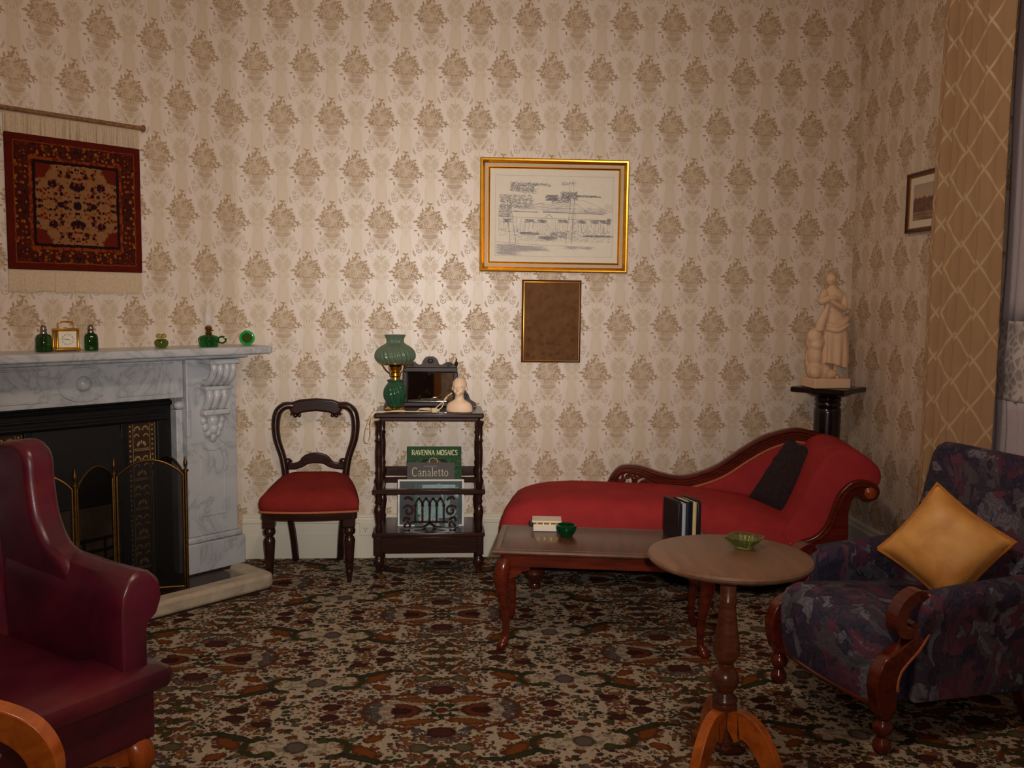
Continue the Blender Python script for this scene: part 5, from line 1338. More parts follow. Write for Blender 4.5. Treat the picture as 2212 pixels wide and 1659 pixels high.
scrub(lt, 0.22, 0.78, 0.35, 0.84, 88, 0.02, 0, 0.0015, 40); scrub(dk, 0.02, 0.48, 0.12, 0.62, 198, 0.022, 20, 0.0016, 40)
scrub(dk, 0.55, 0.72, 0.69, 0.80, 264, 0.02, 10, 0.0024, 60); scrub(dk, 0.68, 0.745, 0.88, 0.765, 132, 0.02, 3, 0.0026, 16); scrub(dk, 0.47, 0.66, 0.62, 0.73, 132, 0.03, 30, 0.0014, 20)
scrub(dk, 0.56, 0.88, 0.68, 0.92, 57, 0.02, 50, 0.0014, 30); poly(lt, [(0.66, 0.97), (0.665, 0.80)]); poly(lt, [(0.625, 0.93), (0.63, 0.80)])
scrub(dk, 0.955, 0.40, 0.985, 0.47, 66, 0.02, 90, 0.002, 20); scrub(lt, 0.93, 0.55, 1.0, 0.66, 52, 0.02, 70, 0.0012, 40)
dk.build('pencil_strokes', 'pencil', pic, smooth=0); lt.build('light_pencil_strokes', 'pencil_light', pic, smooth=0)

smp = thing('framed_sampler', 'narrow gilt-framed brown embroidered panel hanging below the house drawing', 'picture', (0.584, YB, 1.304), 0.0)
mould(MB(), -0.162, 0.162, -0.224, 0.224, [(0, 0.001), (0, 0.014), (0.004, 0.017), (0.008, 0.013), (0.010, 0.0125)], 0).build('frame', 'frame_brown', smp, smooth=30)
mould(MB(), -0.152, 0.152, -0.214, 0.214, [(0, 0.006), (0, 0.0135), (0.003, 0.0145), (0.005, 0.008)], 0).build('gilt_slip', 'gilt', smp, smooth=30)
MB().box(-0.15, 0.15, -0.0082, -0.001, -0.212, 0.212).build('embroidery', 'sampler_cloth', smp, smooth=0)

lp = thing('framed_landscape', 'dark wood framed small landscape print half hidden behind the curtain', 'picture', (XR, 4.19, 1.905), -90)
mould(MB(), -0.235, 0.235, -0.142, 0.142, [(0, 0.001), (0, 0.02), (0.005, 0.022), (0.011, 0.017), (0.013, 0.015)], 0).build('frame', 'mahogany', lp, smooth=30)
mould(MB(), -0.222, 0.222, -0.129, 0.129, [(0, 0.004), (0, 0.015), (0.008, 0.012), (0.010, 0.008)], 0).build('gilt_slip', 'dark_gilt', lp, smooth=30)
MB().box(-0.215, 0.215, -0.0085, -0.001, -0.122, 0.122).build('mount', 'paper_cream', lp, smooth=0)
o = MB().box(-0.18, 0.18, -0.0006, 0.0006, -0.085, 0.085).build('print', 'landscape_print', lp, smooth=0); o.location = (0, -0.0092, 0.0)

# ------------------------------------------------------------------ pedestal and statue in the corner
PX, PY = 2.058, 4.80
pd = thing('pedestal', 'black turned wooden pedestal with square top in the corner', 'pedestal', (PX, PY, 0), 44)
MB().loft([[(-k, -k, z), (k, -k, z), (k, k, z), (-k, k, z)] for k, z in ((0.142, 0.948), (0.146, 0.952), (0.146, 0.972), (0.142, 0.976))]).build('top', 'black_wood', pd)
MB().lathe([(0.125, 0.9475), (0.11, 0.935), (0.075, 0.925), (0.066, 0.918), (0.07, 0.905), (0.062, 0.896), (0.068, 0.884), (0.066, 0.874), (0.06, 0.868), (0.067, 0.86), (0.069, 0.84), (0.069, 0.35), (0.072, 0.30), (0.082, 0.28), (0.07, 0.262), (0.09, 0.24), (0.11, 0.20), (0.10, 0.165), (0.13, 0.14), (0.13, 0.1005)][::-1], seg=36).build('column', 'black_wood', pd)
MB().box(-0.125, 0.125, -0.125, 0.125, 0.03, 0.10).build('plinth', 'black_wood', pd, bevel=0.008)
for sx in (-1, 1):
    for sy in (-1, 1): MB().ball((sx * 0.10, sy * 0.10, 0.0155), (0.024, 0.024, 0.0155)).build('foot', 'black_wood', pd)

# carved stone figure: a young woman resting her folded arms on a tall support
st = thing('stone_statue', 'pale stone statue of a draped woman leaning on a support, on the pedestal', 'statue', (2.022, 4.755, 0.9765), 6)
MB().box(-0.102, 0.102, -0.075, 0.075, 0.0, 0.052).build('base', 'statue_stone', st, bevel=0.006)
m = MB()                                        # skirt in deep folds
SK = [(0.148, 0.0), (0.16, 0.006), (0.25, 0.0), (0.33, -0.002), (0.40, -0.005), (0.425, -0.006)]
rings = []
for z, rx, ry, ox in ((0.118, 0.074, 0.058, 0.036), (0.135, 0.078, 0.06, 0.036), (0.20, 0.076, 0.06, 0.036), (0.27, 0.073, 0.058, 0.034), (0.33, 0.068, 0.055, 0.032), (0.375, 0.058, 0.048, 0.028), (0.40, 0.047, 0.042, 0.026)):
    amp = max(0.0, (0.36 - z)) * 0.5
    rings.append([(ox + rx * (1 + amp * 0.9 * sin(11 * a + 1.2 * sin(2 * a))) * cos(a), ry * (1 + amp * 0.9 * sin(11 * a + 1.2 * sin(2 * a))) * sin(a), z + (0.012 * sin(a * 2) if z < 0.13 else 0)) for a in [2 * pi * j / 72 for j in range(72)]])
m.loft(rings)
m.tube(cr([(-0.03, -0.03, 0.335), (0.02, -0.055, 0.325), (0.075, -0.045, 0.355), (0.10, 0.0, 0.37), (0.075, 0.05, 0.36)], 5), 0.014, 8)       # sash round the hips
m.tube(cr([(-0.028, -0.032, 0.315), (0.02, -0.058, 0.302), (0.08, -0.046, 0.33), (0.104, 0.0, 0.345)], 5), 0.012, 8)
# torso, neck, head
m.loft([[(ox + rx * cos(2 * pi * j / 20), oy + ry * sin(2 * pi * j / 20), z) for j in range(20)] for z, rx, ry, ox, oy in
        ((0.39, 0.045, 0.038, 0.026, 0), (0.42, 0.042, 0.035, 0.022, -0.002), (0.46, 0.05, 0.038, 0.02, -0.006), (0.495, 0.056, 0.036, 0.022, -0.006), (0.515, 0.045, 0.028, 0.02, -0.004), (0.527, 0.022, 0.02, 0.012, -0.008), (0.545, 0.017, 0.017, 0.006, -0.012))])
m.ball((-0.004, -0.018, 0.568), (0.025, 0.028, 0.031)); m.ball((0.003, -0.004, 0.574), (0.028, 0.029, 0.03)); m.ball((0.012, 0.022, 0.565), (0.016, 0.014, 0.016))
m.ball((-0.015, -0.044, 0.563), (0.004, 0.006, 0.008))
m.tube(cr([(0.022, 0.01, 0.57), (0.034, 0.0, 0.53), (0.04, -0.012, 0.49)], 4), [0.014, 0.014, 0.013, 0.012, 0.012, 0.011, 0.01, 0.01, 0.008], 8)
for pts in ([(0.066, -0.004, 0.498), (0.072, -0.022, 0.455), (0.064, -0.045, 0.418), (0.02, -0.07, 0.43), (-0.03, -0.075, 0.455)], [(-0.028, -0.006, 0.50), (-0.052, -0.03, 0.475), (-0.072, -0.055, 0.452), (-0.045, -0.072, 0.468), (0.0, -0.07, 0.472), (0.025, -0.062, 0.462)]):
    q = cr(pts, 5); m.tube(q, lerps([0.022, 0.018, 0.017, 0.014, 0.011], len(q)), 10)
for k in range(4): m.tube([(-0.035 - 0.004 * k, -0.078 + 0.008 * k, 0.458), (-0.055 - 0.003 * k, -0.076 + 0.007 * k, 0.452), (-0.062, -0.072 + 0.006 * k, 0.444)], 0.0045, 6)
# bare feet
for x in (0.0, 0.045): m.tube([(x + 0.005, 0.0, 0.125), (x, -0.008, 0.075), (x - 0.006, -0.035, 0.06), (x - 0.010, -0.055, 0.058)], [0.014, 0.012, 0.012, 0.008], 8)
m.build('figure', 'statue_stone', st, remesh=0.0038, smoothing=3)
m = MB()                                        # support: staff that widens, on a heap of rocks
m.tube(cr([(-0.042, -0.068, 0.44), (-0.05, -0.06, 0.40), (-0.066, -0.05, 0.345), (-0.075, -0.045, 0.30)], 4), [0.011] * 4 + [0.015, 0.018, 0.021, 0.023] + [0.024] * 5, 10)
for c, r in (((-0.085, -0.02, 0.27), (0.04, 0.04, 0.045)), ((-0.08, -0.03, 0.225), (0.034, 0.035, 0.035)), ((-0.07, 0.0, 0.24), (0.05, 0.05, 0.06)), ((-0.08, -0.02, 0.17), (0.037, 0.042, 0.06)), ((-0.06, 0.02, 0.15), (0.05, 0.045, 0.1)), ((-0.074, -0.02, 0.09), (0.044, 0.05, 0.05)), ((-0.035, -0.02, 0.085), (0.05, 0.045, 0.045)), ((-0.10, -0.035, 0.255), (0.012, 0.014, 0.02)), ((-0.09, -0.05, 0.085), (0.03, 0.028, 0.035)), ((0.0, -0.03, 0.075), (0.045, 0.035, 0.028))):
    m.ball(c, r)
m.build('rock_support', 'statue_stone', st, remesh=0.005, smoothing=3)
# ------------------------------------------------------------------ chaise longue (frame: x along to the head, y towards the far wall)
ch = thing('chaise_longue', 'red velvet chaise longue with carved mahogany scroll back', 'chaise longue', (0.456, 4.451, 0), -12)
def interp(tab, x):
    for (a, va), (b, vb) in zip(tab[:-1], tab[1:]):
        if x <= b: return va + (vb - va) * max(0.0, (x - a) / (b - a))
    return tab[-1][1]
ztop = [(-0.19, 0.30), (-0.175, 0.36), (-0.14, 0.405), (-0.08, 0.435), (0.02, 0.456), (0.15, 0.468), (0.6, 0.468), (0.85, 0.455), (1.05, 0.43), (1.2, 0.395), (1.42, 0.36)]
yin = [(-0.19, 0.10), (-0.175, 0.05), (-0.13, 0.02), (-0.06, 0.005), (0.1, 0.0), (1.42, 0.0)]
rings = []
for x in (-0.19, -0.182, -0.165, -0.14, -0.10, -0.05, 0.02, 0.15, 0.35, 0.6, 0.85, 1.05, 1.2, 1.3, 1.42):
    zt = interp(ztop, x); yi = interp(yin, x); y0, y1 = -0.055 + yi, 0.535 - yi; zb = 0.175
    sec = []
    for k in range(25):
        a = pi - pi * k / 24
        c, s = cos(a), sin(a)
        ex = 0.34
        yy = (y0 + y1) / 2 + (y1 - y0) / 2 * (abs(c) ** ex) * (1 if c > 0 else -1)
        zz = zb + 0.06 + (zt - zb - 0.06) * (abs(s) ** 0.55)
        sec.append((x, yy, zz))
    sec += [(x, y1, zb), (x, y0, zb)]
    rings.append(sec)
MB().loft(rings).build('seat', 'red_velvet', ch, smooth=70)
MB().box(-0.10, 1.40, -0.02, 0.50, 0.115, 0.174).build('seat_rail', 'red_mahogany', ch, bevel=0.008)
for x, y in ((0.0, 0.0), (0.02, 0.48), (1.33, 0.0), (1.33, 0.48)):
    MB().lathe([(0.002, 0.0), (0.028, 0.0), (0.032, 0.012), (0.026, 0.028), (0.036, 0.04), (0.05, 0.065), (0.052, 0.08), (0.04, 0.098), (0.028, 0.104), (0.034, 0.1145)], (x, y, 0), 24).build('foot', 'mahogany', ch)
outer = [(0.325, 0.375), (0.332, 0.45), (0.375, 0.522), (0.429, 0.547), (0.523, 0.540), (0.609, 0.513), (0.707, 0.498), (0.791, 0.513), (0.91, 0.567), (1.027, 0.655), (1.143, 0.728), (1.26, 0.767), (1.33, 0.771), (1.447, 0.742), (1.542, 0.692), (1.60, 0.64)]
oc = cr(outer, 5)
wd = lerps([0.05, 0.045, 0.042, 0.045, 0.055, 0.06, 0.062, 0.062, 0.066, 0.07, 0.072, 0.07, 0.07, 0.066, 0.06, 0.05], len(oc))
def inward(path, wds, k):
    P = [Vector(p) for p in path]; res = []
    for i in range(len(P)):
        t = (P[min(i + 1, len(P) - 1)] - P[max(i - 1, 0)]).normalized(); res.append(tuple(P[i] + Vector((t.y, -t.x)) * wds[i] * k))
    return res
mid = inward(oc, wd, 0.5)
MB().ribbon(mid, wd, 0.47, 0.53).build('back_rail', 'red_mahogany', ch, bevel=0.014, bseg=3)
bead = MB()
for k, r in ((0.18, 0.008), (0.42, 0.006), (0.62, 0.006)): bead.tube([(u, 0.467, v) for u, v in inward(oc, wd, k)][6:], r, 6)
bead.build('rail_reeding', 'red_mahogany', ch.children[-1])
ins = inward(oc, wd, 1.0)
i0 = next(i for i, p in enumerate(ins) if p[0] > 0.60)
up = ins[i0:]
back = [(0.50, 0.40)] + [(0.545, 0.425)] + up + [(1.60, 0.50), (1.55, 0.34), (0.50, 0.34)]
MB().prism(back, 0.455, 0.52).build('back_upholstery', 'red_velvet', ch, smooth=0, bevel=0.004)
MB().tube([(u, 0.455, v) for u, v in [(0.50, 0.41), (0.545, 0.432)] + up], 0.007, 6).build('gimp', 'gimp_braid', ch)
# pierced carving at the foot of the back
m = MB()
def rib(pts, w): m.ribbon(cr(pts, 6), w, 0.48, 0.515)
m.ribbon(spiral(0.40, 0.425, 0.042, 0.010, 200, -200, 30), lerps([0.02, 0.014, 0.012], 31), 0.478, 0.518)
m.ribbon(spiral(0.44, 0.487, 0.032, 0.008, 250, -100, 26), lerps([0.016, 0.012, 0.010], 27), 0.478, 0.518)
rib([(0.44, 0.38), (0.47, 0.42), (0.475, 0.46), (0.465, 0.49)], 0.02); rib([(0.46, 0.38), (0.50, 0.42), (0.54, 0.44), (0.60, 0.455)], 0.026)
rib([(0.49, 0.42), (0.52, 0.455), (0.56, 0.468), (0.61, 0.47)], 0.018); rib([(0.48, 0.43), (0.49, 0.47), (0.52, 0.488)], 0.014)
m.ball((0.405, 0.495, 0.42), (0.022, 0.02, 0.02)); m.ball((0.44, 0.495, 0.482), (0.013, 0.016, 0.013)); m.ball((0.475, 0.49, 0.475), (0.016, 0.016, 0.016))
m.build('leaf_carving', 'red_mahogany', ch, bevel=0.004)
# head end: bolster roll and carved front scroll
roll = cr([(1.16, 0.34), (1.215, 0.42), (1.27, 0.54), (1.315, 0.65), (1.365, 0.722), (1.43, 0.748), (1.50, 0.735), (1.56, 0.70), (1.598, 0.655), (1.602, 0.605), (1.57, 0.565), (1.525, 0.555), (1.48, 0.55), (1.455, 0.50), (1.45, 0.42), (1.45, 0.30), (1.40, 0.20), (1.25, 0.20)], 3)
cxr, czr = 1.40, 0.52
rr = lambda k, y: [(cxr + (u - cxr) * k, y, czr + (v - czr) * k) for u, v in roll]
MB().loft([rr(0.93, -0.058), rr(0.975, -0.052), rr(1.0, -0.035), rr(1.0, 0.1), rr(1.0, 0.3), rr(1.0, 0.46)]).build('head_roll', 'red_velvet', ch, smooth=60)
sc_out = [(1.225, 0.285), (1.25, 0.315), (1.30, 0.335), (1.345, 0.375), (1.372, 0.43), (1.392, 0.50), (1.42, 0.56), (1.46, 0.60), (1.505, 0.615), (1.545, 0.61), (1.58, 0.592), (1.592, 0.56), (1.578, 0.53), (1.545, 0.517), (1.515, 0.525), (1.498, 0.542), (1.48, 0.532), (1.466, 0.50), (1.458, 0.45), (1.462, 0.34), (1.455, 0.27), (1.43, 0.20), (1.38, 0.16), (1.29, 0.16), (1.24, 0.20), (1.215, 0.25)]
fs_ = MB().prism(cr([p + (0,) for p in sc_out + [sc_out[0]]], 3)[:-1] and [(p[0], p[1]) for p in cr([q + (0,) for q in sc_out + [sc_out[0]]], 3)[:-1]], -0.085, -0.045).build('head_scroll', 'red_mahogany', ch, bevel=0.010, bseg=3)
m = MB()
lines = [[(1.27, 0.30), (1.33, 0.33), (1.38, 0.385), (1.41, 0.47), (1.44, 0.545), (1.49, 0.585), (1.54, 0.585), (1.565, 0.56), (1.545, 0.54)],
         [(1.43, 0.47), (1.455, 0.53), (1.50, 0.565), (1.53, 0.562)], [(1.42, 0.49), (1.448, 0.54), (1.495, 0.574)]]
for L in lines: m.tube([(u, -0.086, v) for u, v in cr(L, 6)], 0.006, 6)
m.build('scroll_carving', 'red_mahogany', fs_)
m = MB(Matrix.Translation((1.548, -0.086, 0.557)) @ Matrix.Rotation(radians(90), 4, 'X')); m.lathe([(0.028, -0.006), (0.027, 0.006), (0.02, 0.011), (0.001, 0.013)], seg=20); m.build('volute_button', 'amber_wood', fs_)
MB().tube([(u, -0.052, v) for u, v in cr([(1.205, 0.295), (1.245, 0.335), (1.295, 0.352), (1.335, 0.39), (1.362, 0.44), (1.382, 0.51), (1.41, 0.572), (1.455, 0.615), (1.505, 0.63), (1.55, 0.624), (1.59, 0.60)], 5)], 0.0065, 6).build('gimp', 'gimp_braid', ch)

# fur cushion on the chaise
def pillow(m, w, h, t, pinch=0.12, n=17):
    """soft square cushion in the x-z plane, corners drawn out"""
    def pt(sgn):
        def f(u, v):
            a, b = 2 * u - 1, 2 * v - 1
            edge = (1 - a ** 4) * (1 - b ** 4)
            sx = 1 - pinch * (1 - b * b) * abs(a) ** 2; sz = 1 - pinch * (1 - a * a) * abs(b) ** 2
            return (w / 2 * a * sx, sgn * t / 2 * max(edge, 0) ** 0.55, h / 2 * b * sz)
        return f
    m.grid(pt(1), n, n); m.grid(pt(-1), n, n); return m
fc = thing('fur_cushion', 'dark brown fur cushion resting against the head of the chaise', 'cushion', (0, 0, 0))
o = pillow(MB(), 0.225, 0.37, 0.11, 0.05).build('fur', 'fur_trim', fc, smooth=180)
wob = random.Random(8)
for v in o.data.vertices: v.co += Vector((wob.uniform(-1, 1), wob.uniform(-1, 1), wob.uniform(-1, 1))) * 0.004
CHM = Matrix.Translation((0.456, 4.451, 0)) @ Matrix.Rotation(radians(-12), 4, 'Z')
fc.matrix_world = CHM @ Matrix.Translation((1.235, 0.30, 0.548)) @ Matrix.Rotation(radians(24), 4, 'Y') @ Matrix.Rotation(radians(-40), 4, 'Z') @ Matrix.Rotation(radians(-14), 4, 'X')

# ------------------------------------------------------------------ coffee table
cf = thing('coffee_table', 'long low mahogany coffee table with cabriole legs before the chaise', 'coffee table', (0.674, 3.773, 0), -9)
CL, CW = 0.45, 0.217
MB().loft([[(-CL + k, -CW + k, z), (CL - k, -CW + k, z), (CL - k, CW - k, z), (-CL + k, CW - k, z)] for k, z in ((0.022, 0.396), (0.010, 0.398), (0.002, 0.404), (0.0, 0.410), (0.004, 0.417), (0.012, 0.420), (0.028, 0.420), (0.031, 0.4185), (0.034, 0.420))]).build('table_top', 'table_top_wood', cf, smooth=30)
ap_ = MB()
ap_.box(-CL + 0.035, CL - 0.035, -CW + 0.03, -CW + 0.048, 0.345, 0.396); ap_.box(-CL + 0.035, CL - 0.035, CW - 0.048, CW - 0.03, 0.345, 0.396)
ap_.box(-CL + 0.035, -CL + 0.053, -CW + 0.03, CW - 0.03, 0.345, 0.396); ap_.box(CL - 0.053, CL - 0.035, -CW + 0.03, CW - 0.03, 0.345, 0.396)
ap_.build('apron', 'red_mahogany', cf, bevel=0.003)
for sx in (-1, 1):
    for sy in (-1, 1):
        x, y = sx * (CL - 0.055), sy * (CW - 0.05)
        m = cabriole(MB(), x, y, 0.0, 0.372, 0.55 * sx, 0.5 * sy, 0.8, 0.028)
        m.prism([(x + sx * 0.012, 0.346), (x - sx * 0.10, 0.346), (x - sx * 0.098, 0.33), (x - sx * 0.07, 0.325), (x - sx * 0.04, 0.30), (x + sx * 0.01, 0.28)], y + sy * 0.002 - 0.008, y + sy * 0.002 + 0.010)
        m.build('leg', 'red_mahogany', cf, bevel=0.003)
CFM = Matrix.Translation((0.674, 3.773, 0)) @ Matrix.Rotation(radians(-9), 4, 'Z')
def on_coffee(name, label, cat, x, y, rot=0.0, group=None, z=0.4207):
    o = thing(name, label, cat, CFM @ Vector((x, y, z)), -9 + rot, group); return o
bx = on_coffee('trinket_box', 'small cream hinged box with gilt clasps on the coffee table', 'box', -0.246, 0.150, 3)
MB().box(-0.058, 0.058, -0.042, 0.042, 0.0, 0.03).build('box_body', 'paper_cream', bx, bevel=0.002)
MB().box(-0.056, 0.056, -0.040, 0.040, 0.0305, 0.038).build('gilt_rim', 'dark_gilt', bx)
MB().box(-0.064, 0.064, -0.047, 0.047, 0.0385, 0.047).build('lid', 'paper_cream', bx, bevel=0.002)
m = MB()
for k in range(4): m.box(-0.044 + 0.028 * k, -0.040 + 0.028 * k, -0.0430, -0.0405, 0.030, 0.038)
m.build('clasps', 'brass', bx)
MB().box(-0.075, -0.060, -0.02, 0.03, 0.012, 0.036).build('ribbon_tie', 'book_black', bx, bevel=0.005)
bw = on_coffee('glass_bowl', 'small deep emerald glass bowl on the coffee table beside the cream box', 'bowl', -0.158, 0.045)
MB().lathe([(0.002, 0.0), (0.026, 0.0), (0.030, 0.004), (0.040, 0.02), (0.045, 0.036), (0.043, 0.046), (0.036, 0.05), (0.033, 0.046), (0.034, 0.034), (0.028, 0.018), (0.002, 0.012)], seg=32).build('body', 'dark_emerald_glass', bw)
# books between bookends, spines to the room
BR = 24
bk = on_coffee('bookend', 'dark leather bookend with rounded corner at the box end of the book row', 'bookend', 0.292, 0.085, BR, 'pair of dark bookends')
pe = [(-0.066, 0.0), (0.066, 0.0), (0.066, 0.165), (-0.046, 0.165), (-0.060, 0.158), (-0.066, 0.145)]
MB().prism(pe, -0.009, 0.009, lambda u, v, w: (w, u, v)).build('upright', 'book_black', bk, bevel=0.003)
MB().box(-0.009, 0.035, -0.06, 0.06, 0.0, 0.0015).build('foot_plate', 'book_black', bk)
ofs = 0.0135; a = radians(BR)
def row(name, label, cat, t, h, mat):
    global ofs
    x = 0.292 + (ofs + t / 2) * cos(a); y = 0.085 + (ofs + t / 2) * sin(a)
    o = on_coffee(name, label, cat, x, y, BR, 'books between the bookends', 0.4227); ofs += t + 0.002
    MB().box(-t / 2, -t / 2 + 0.002, -0.06, 0.055, 0, h).build('cover_board', mat, o, bevel=0.0006)
    MB().box(t / 2 - 0.002, t / 2, -0.06, 0.055, 0, h).build('cover_board', mat, o, bevel=0.0006)
    MB().tube([(0, -0.060, 0.0), (0, -0.060, h)], t / 2, 12, sq=0.35, up=(1, 0, 0)).build('spine', mat, o)
    MB().box(-t / 2 + 0.002, t / 2 - 0.002, -0.055, 0.05, 0.003, h - 0.004).build('pages', 'page_edge', o)
    return o
row('standing_book', 'white spined book standing between the dark bookends', 'book', 0.016, 0.153, 'book_white')
row('standing_book', 'navy spined book standing between the dark bookends', 'book', 0.030, 0.160, 'book_navy')
row('standing_book', 'cream spined book standing between the dark bookends', 'book', 0.017, 0.155, 'book_cream')
x = 0.292 + (ofs + 0.009) * cos(a); y = 0.085 + (ofs + 0.009) * sin(a)
bk2 = on_coffee('bookend', 'dark leather bookend against the cream book, at the other end of the row', 'bookend', x, y, BR, 'pair of dark bookends')
MB().prism(pe, -0.009, 0.009, lambda u, v, w: (w, u, v)).build('upright', 'book_black', bk2, bevel=0.003)
MB().box(-0.035, 0.009, -0.06, 0.06, 0.0, 0.0015).build('foot_plate', 'book_black', bk2)

# ------------------------------------------------------------------ round tripod table
RTX, RTY = 0.845, 2.62
rt = thing('tripod_table', 'round tripod table with turned baluster column', 'side table', (RTX, RTY, 0), 0)
MB().lathe([(0.002, 0.652), (0.21, 0.652), (0.228, 0.656), (0.238, 0.664), (0.240, 0.671), (0.236, 0.678), (0.228, 0.6805), (0.002, 0.6805)], seg=80).build('table_top', 'pedestal_table_top_wood', rt, smooth=30)
MB().lathe([(0.002, 0.07), (0.012, 0.071), (0.024, 0.082), (0.026, 0.09), (0.02, 0.098), (0.027, 0.104), (0.0275, 0.112), (0.024, 0.118), (0.025, 0.205), (0.035, 0.21), (0.037, 0.222), (0.034, 0.23), (0.0375, 0.236), (0.036, 0.244), (0.024, 0.256), (0.023, 0.262), (0.030, 0.27), (0.039, 0.288), (0.0405, 0.302), (0.037, 0.318), (0.028, 0.332), (0.022, 0.337), (0.024, 0.343), (0.022, 0.349), (0.03, 0.36), (0.039, 0.376), (0.0405, 0.392), (0.037, 0.42), (0.031, 0.46), (0.026, 0.505), (0.0235, 0.53), (0.027, 0.536), (0.027, 0.542), (0.0235, 0.548), (0.0245, 0.62), (0.05, 0.64), (0.07, 0.6515)], seg=32).build('column', 'column_mahogany', rt)
for ang in (-134, -44, 92):
    dx, dy = cos(radians(ang)), sin(radians(ang))
    prof = [(0.018, 0.155), (0.055, 0.176), (0.095, 0.162), (0.130, 0.122), (0.155, 0.078), (0.178, 0.042), (0.21, 0.018), (0.25, 0.012)]
    c = cr(prof, 5); w = lerps([0.09, 0.082, 0.072, 0.064, 0.054, 0.042, 0.032, 0.024], len(c))
    MB().ribbon(c, w, -0.016, 0.016, lambda u, v, q: (dx * u - dy * q, dy * u + dx * q, v)).build('leg', 'orange_wood', rt, bevel=0.007, bseg=3)
ds = thing('glass_dish', 'pale green pressed glass diamond-shaped dish on the round table', 'dish', (RTX + 0.067, RTY + 0.068, 0.681), 4)
def dia(r, z, a):
    q = a + pi / 4
    k = 1.0 / max(abs(cos(a)) + abs(sin(a)), 1e-3)
    return r * (0.35 + 0.65 * k * 1.12) * (1 + 0.025 * cos(24 * a) * (1 if z > 0.006 else 0))
MB().lathe([(0.002, 0.0), (0.028, 0.0), (0.031, 0.004), (0.046, 0.018), (0.058, 0.031), (0.060, 0.034), (0.056, 0.034), (0.044, 0.022), (0.028, 0.008), (0.002, 0.006)], seg=96, mod=dia).build('body', 'pressed_green_glass', ds)

# ------------------------------------------------------------------ floral armchair (frame: faces -y, near side +x)
ac = thing('floral_armchair', 'dark floral upholstered armchair with scrolled mahogany arm fronts by the curtain', 'armchair', (1.373, 3.018, 0), -76.7)
seat = [(-0.265, 0.02), (-0.255, -0.06), (-0.18, -0.085), (0.0, -0.098), (0.18, -0.085), (0.255, -0.06), (0.265, 0.02), (0.26, 0.30), (0.25, 0.52), (0.0, 0.53), (-0.25, 0.52), (-0.26, 0.30)]
sr = cr([q + (0,) for q in seat + [seat[0]]], 4)[:-1]
def ss(k, z, sag=0.0): return [(x * k, 0.20 + (y - 0.20) * k, z + sag * max(0, 0.05 - y) - 0.05 * max(0, y)) for x, y, _ in sr]
MB().loft([ss(0.96, 0.145, 0.0), ss(0.985, 0.16), ss(1.0, 0.22), ss(1.01, 0.30), ss(1.0, 0.345), ss(0.97, 0.375), ss(0.88, 0.398), ss(0.6, 0.412), ss(0.25, 0.416)]).build('seat', 'dark_floral_cloth', ac, smooth=80)
MB().tube([(x * 0.985, 0.20 + (y - 0.20) * 0.985, 0.150 - 0.05 * max(0, y)) for x, y, _ in sr if y < 0.1 and abs(x) < 0.262], 0.008, 6).build('front_rail_bead', 'red_mahogany', ac)
bp = []
for z, y, hw, th in ((0.30, 0.46, 0.31, 0.09), (0.45, 0.485, 0.315, 0.10), (0.55, 0.50, 0.30, 0.11), (0.68, 0.525, 0.275, 0.115), (0.78, 0.545, 0.268, 0.11), (0.85, 0.558, 0.26, 0.10), (0.885, 0.566, 0.238, 0.08), (0.902, 0.572, 0.20, 0.045)):
    rg_ = []
    for k in range(32):
        a2 = 2 * pi * k / 32; c, s = cos(a2), sin(a2); e = 0.42
        rg_.append((hw * (abs(c) ** e) * (1 if c > 0 else -1), y + th / 2 + th / 2 * (abs(s) ** 0.7) * (1 if s > 0 else -1) - (0.02 * (1 - abs(c)) if s < 0 else 0), z))
    bp.append(rg_)
MB().loft(bp).build('backrest', 'dark_floral_cloth', ac, smooth=80)
yz = lambda u, v, w: (w, u, v)
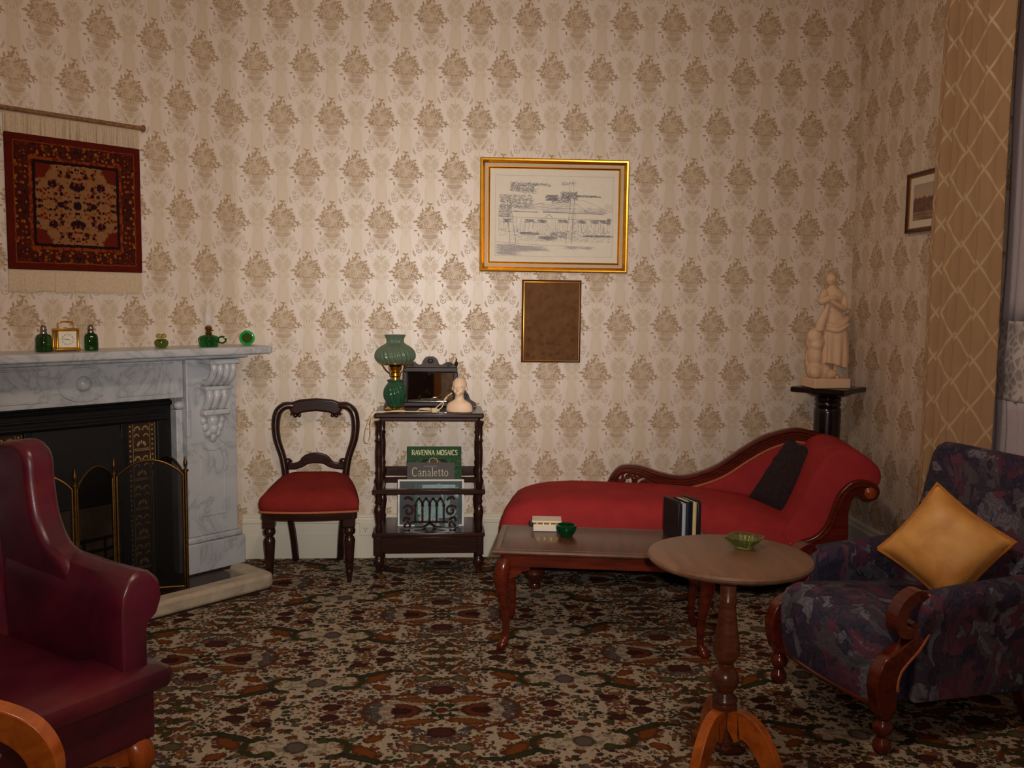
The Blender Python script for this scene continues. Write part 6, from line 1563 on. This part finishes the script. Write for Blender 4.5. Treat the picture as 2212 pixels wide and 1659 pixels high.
for sx in (-1, 1):
    # upholstered arm: inner pad, rolled top, outer panel down to the seat rail
    rings = []
    for y, zt, w in ((0.055, 0.475, 0.8), (0.065, 0.498, 0.95), (0.09, 0.512, 1.0), (0.20, 0.520, 1.05), (0.35, 0.528, 1.08), (0.50, 0.535, 1.1), (0.58, 0.535, 1.0)):
        prof = [(0.258, 0.30), (0.248, zt - 0.10), (0.240, zt - 0.06), (0.242, zt - 0.03), (0.256, zt - 0.008), (0.282, zt), (0.312, zt - 0.006), (0.328, zt - 0.028), (0.330, zt - 0.06), (0.318, zt - 0.10), (0.308, 0.34), (0.306, 0.158 - 0.02 * y), (0.27, 0.158 - 0.02 * y)]
        rings.append([(sx * (0.285 + (x - 0.285) * w), y, z) for x, z in prof])
    MB().loft(rings).build('arm', 'dark_floral_cloth', ac, smooth=60, bevel=0.004)
    xa, xb = sorted((sx * 0.262, sx * 0.312))
    stem = cr([(0.062, 0.512), (0.092, 0.47), (0.085, 0.42), (0.05, 0.36), (0.0, 0.318), (-0.040, 0.285), (-0.058, 0.235), (-0.052, 0.18), (-0.046, 0.135)], 5)
    w = lerps([0.03, 0.038, 0.042, 0.046, 0.056, 0.076, 0.082, 0.076, 0.062], len(stem))
    af = MB().ribbon(stem, w, xa, xb, yz).build('arm_front', 'red_mahogany', ac, bevel=0.010, bseg=3)
    curl = cr([(0.075, 0.505), (0.045, 0.507), (0.008, 0.482), (-0.014, 0.44), (-0.008, 0.402), (0.02, 0.39), (0.038, 0.408), (0.03, 0.425)], 5)
    MB().ribbon(curl, lerps([0.03, 0.038, 0.042, 0.042, 0.038, 0.032, 0.024, 0.016], len(curl)), xa, xb, yz).build('scroll', 'red_mahogany', af, bevel=0.010, bseg=3)
    MB().tube([(sx * 0.309, u, v) for u, v in inward(stem, w, -0.5)[2:34]], 0.006, 6).build('gimp', 'gimp_braid', ac)
    MB().lathe([(0.002, 0.0), (0.018, 0.0), (0.027, 0.01), (0.030, 0.022), (0.027, 0.036), (0.018, 0.05), (0.017, 0.055), (0.026, 0.066), (0.032, 0.08), (0.031, 0.094), (0.022, 0.106), (0.02, 0.112), (0.028, 0.12), (0.03, 0.14)], (sx * 0.285, -0.045, 0), 22).build('front_foot', 'red_mahogany', ac)
    MB().loft([[(sx * 0.25 - 0.022, y - 0.025, z), (sx * 0.25 + 0.022, y - 0.025, z), (sx * 0.25 + 0.022, y + 0.025, z), (sx * 0.25 - 0.022, y + 0.025, z)] for y, z in ((0.605, 0.0), (0.555, 0.10), (0.52, 0.20))]).build('back_leg', 'red_mahogany', ac, bevel=0.003)
MB().box(-0.25, 0.25, 0.50, 0.545, 0.14, 0.30).build('back_rail', 'dark_floral_cloth', ac, bevel=0.01)

gc = thing('gold_cushion', 'square gold satin cushion with corded edge on the floral armchair', 'cushion')
pillow(MB(), 0.305, 0.305, 0.14, 0.09, 25).build('satin', 'gold_satin', gc, smooth=180)
def edge_path(w, h, pinch, n=10):
    out = []
    for k in range(4 * n + 1):
        t = (k % (4 * n)) / n; i = int(t); f = t - i
        a, b = [(-1 + 2 * f, -1), (1, -1 + 2 * f), (1 - 2 * f, 1), (-1, 1 - 2 * f)][i]
        out.append((w / 2 * a * (1 - pinch * (1 - b * b) * a * a), 0, h / 2 * b * (1 - pinch * (1 - a * a) * b * b)))
    return out
MB().tube(edge_path(0.305, 0.305, 0.09), 0.0075, 8, caps=False).build('piping', 'gold_piping', gc)
ACM = Matrix.Translation((1.373, 3.018, 0)) @ Matrix.Rotation(radians(-76.7), 4, 'Z')
gc.matrix_world = Matrix.Translation((1.712, 2.985, 0.600)) @ Matrix.Rotation(radians(-38), 4, 'Z') @ Matrix.Rotation(radians(-20), 4, 'X') @ Matrix.Rotation(radians(33), 4, 'Y')
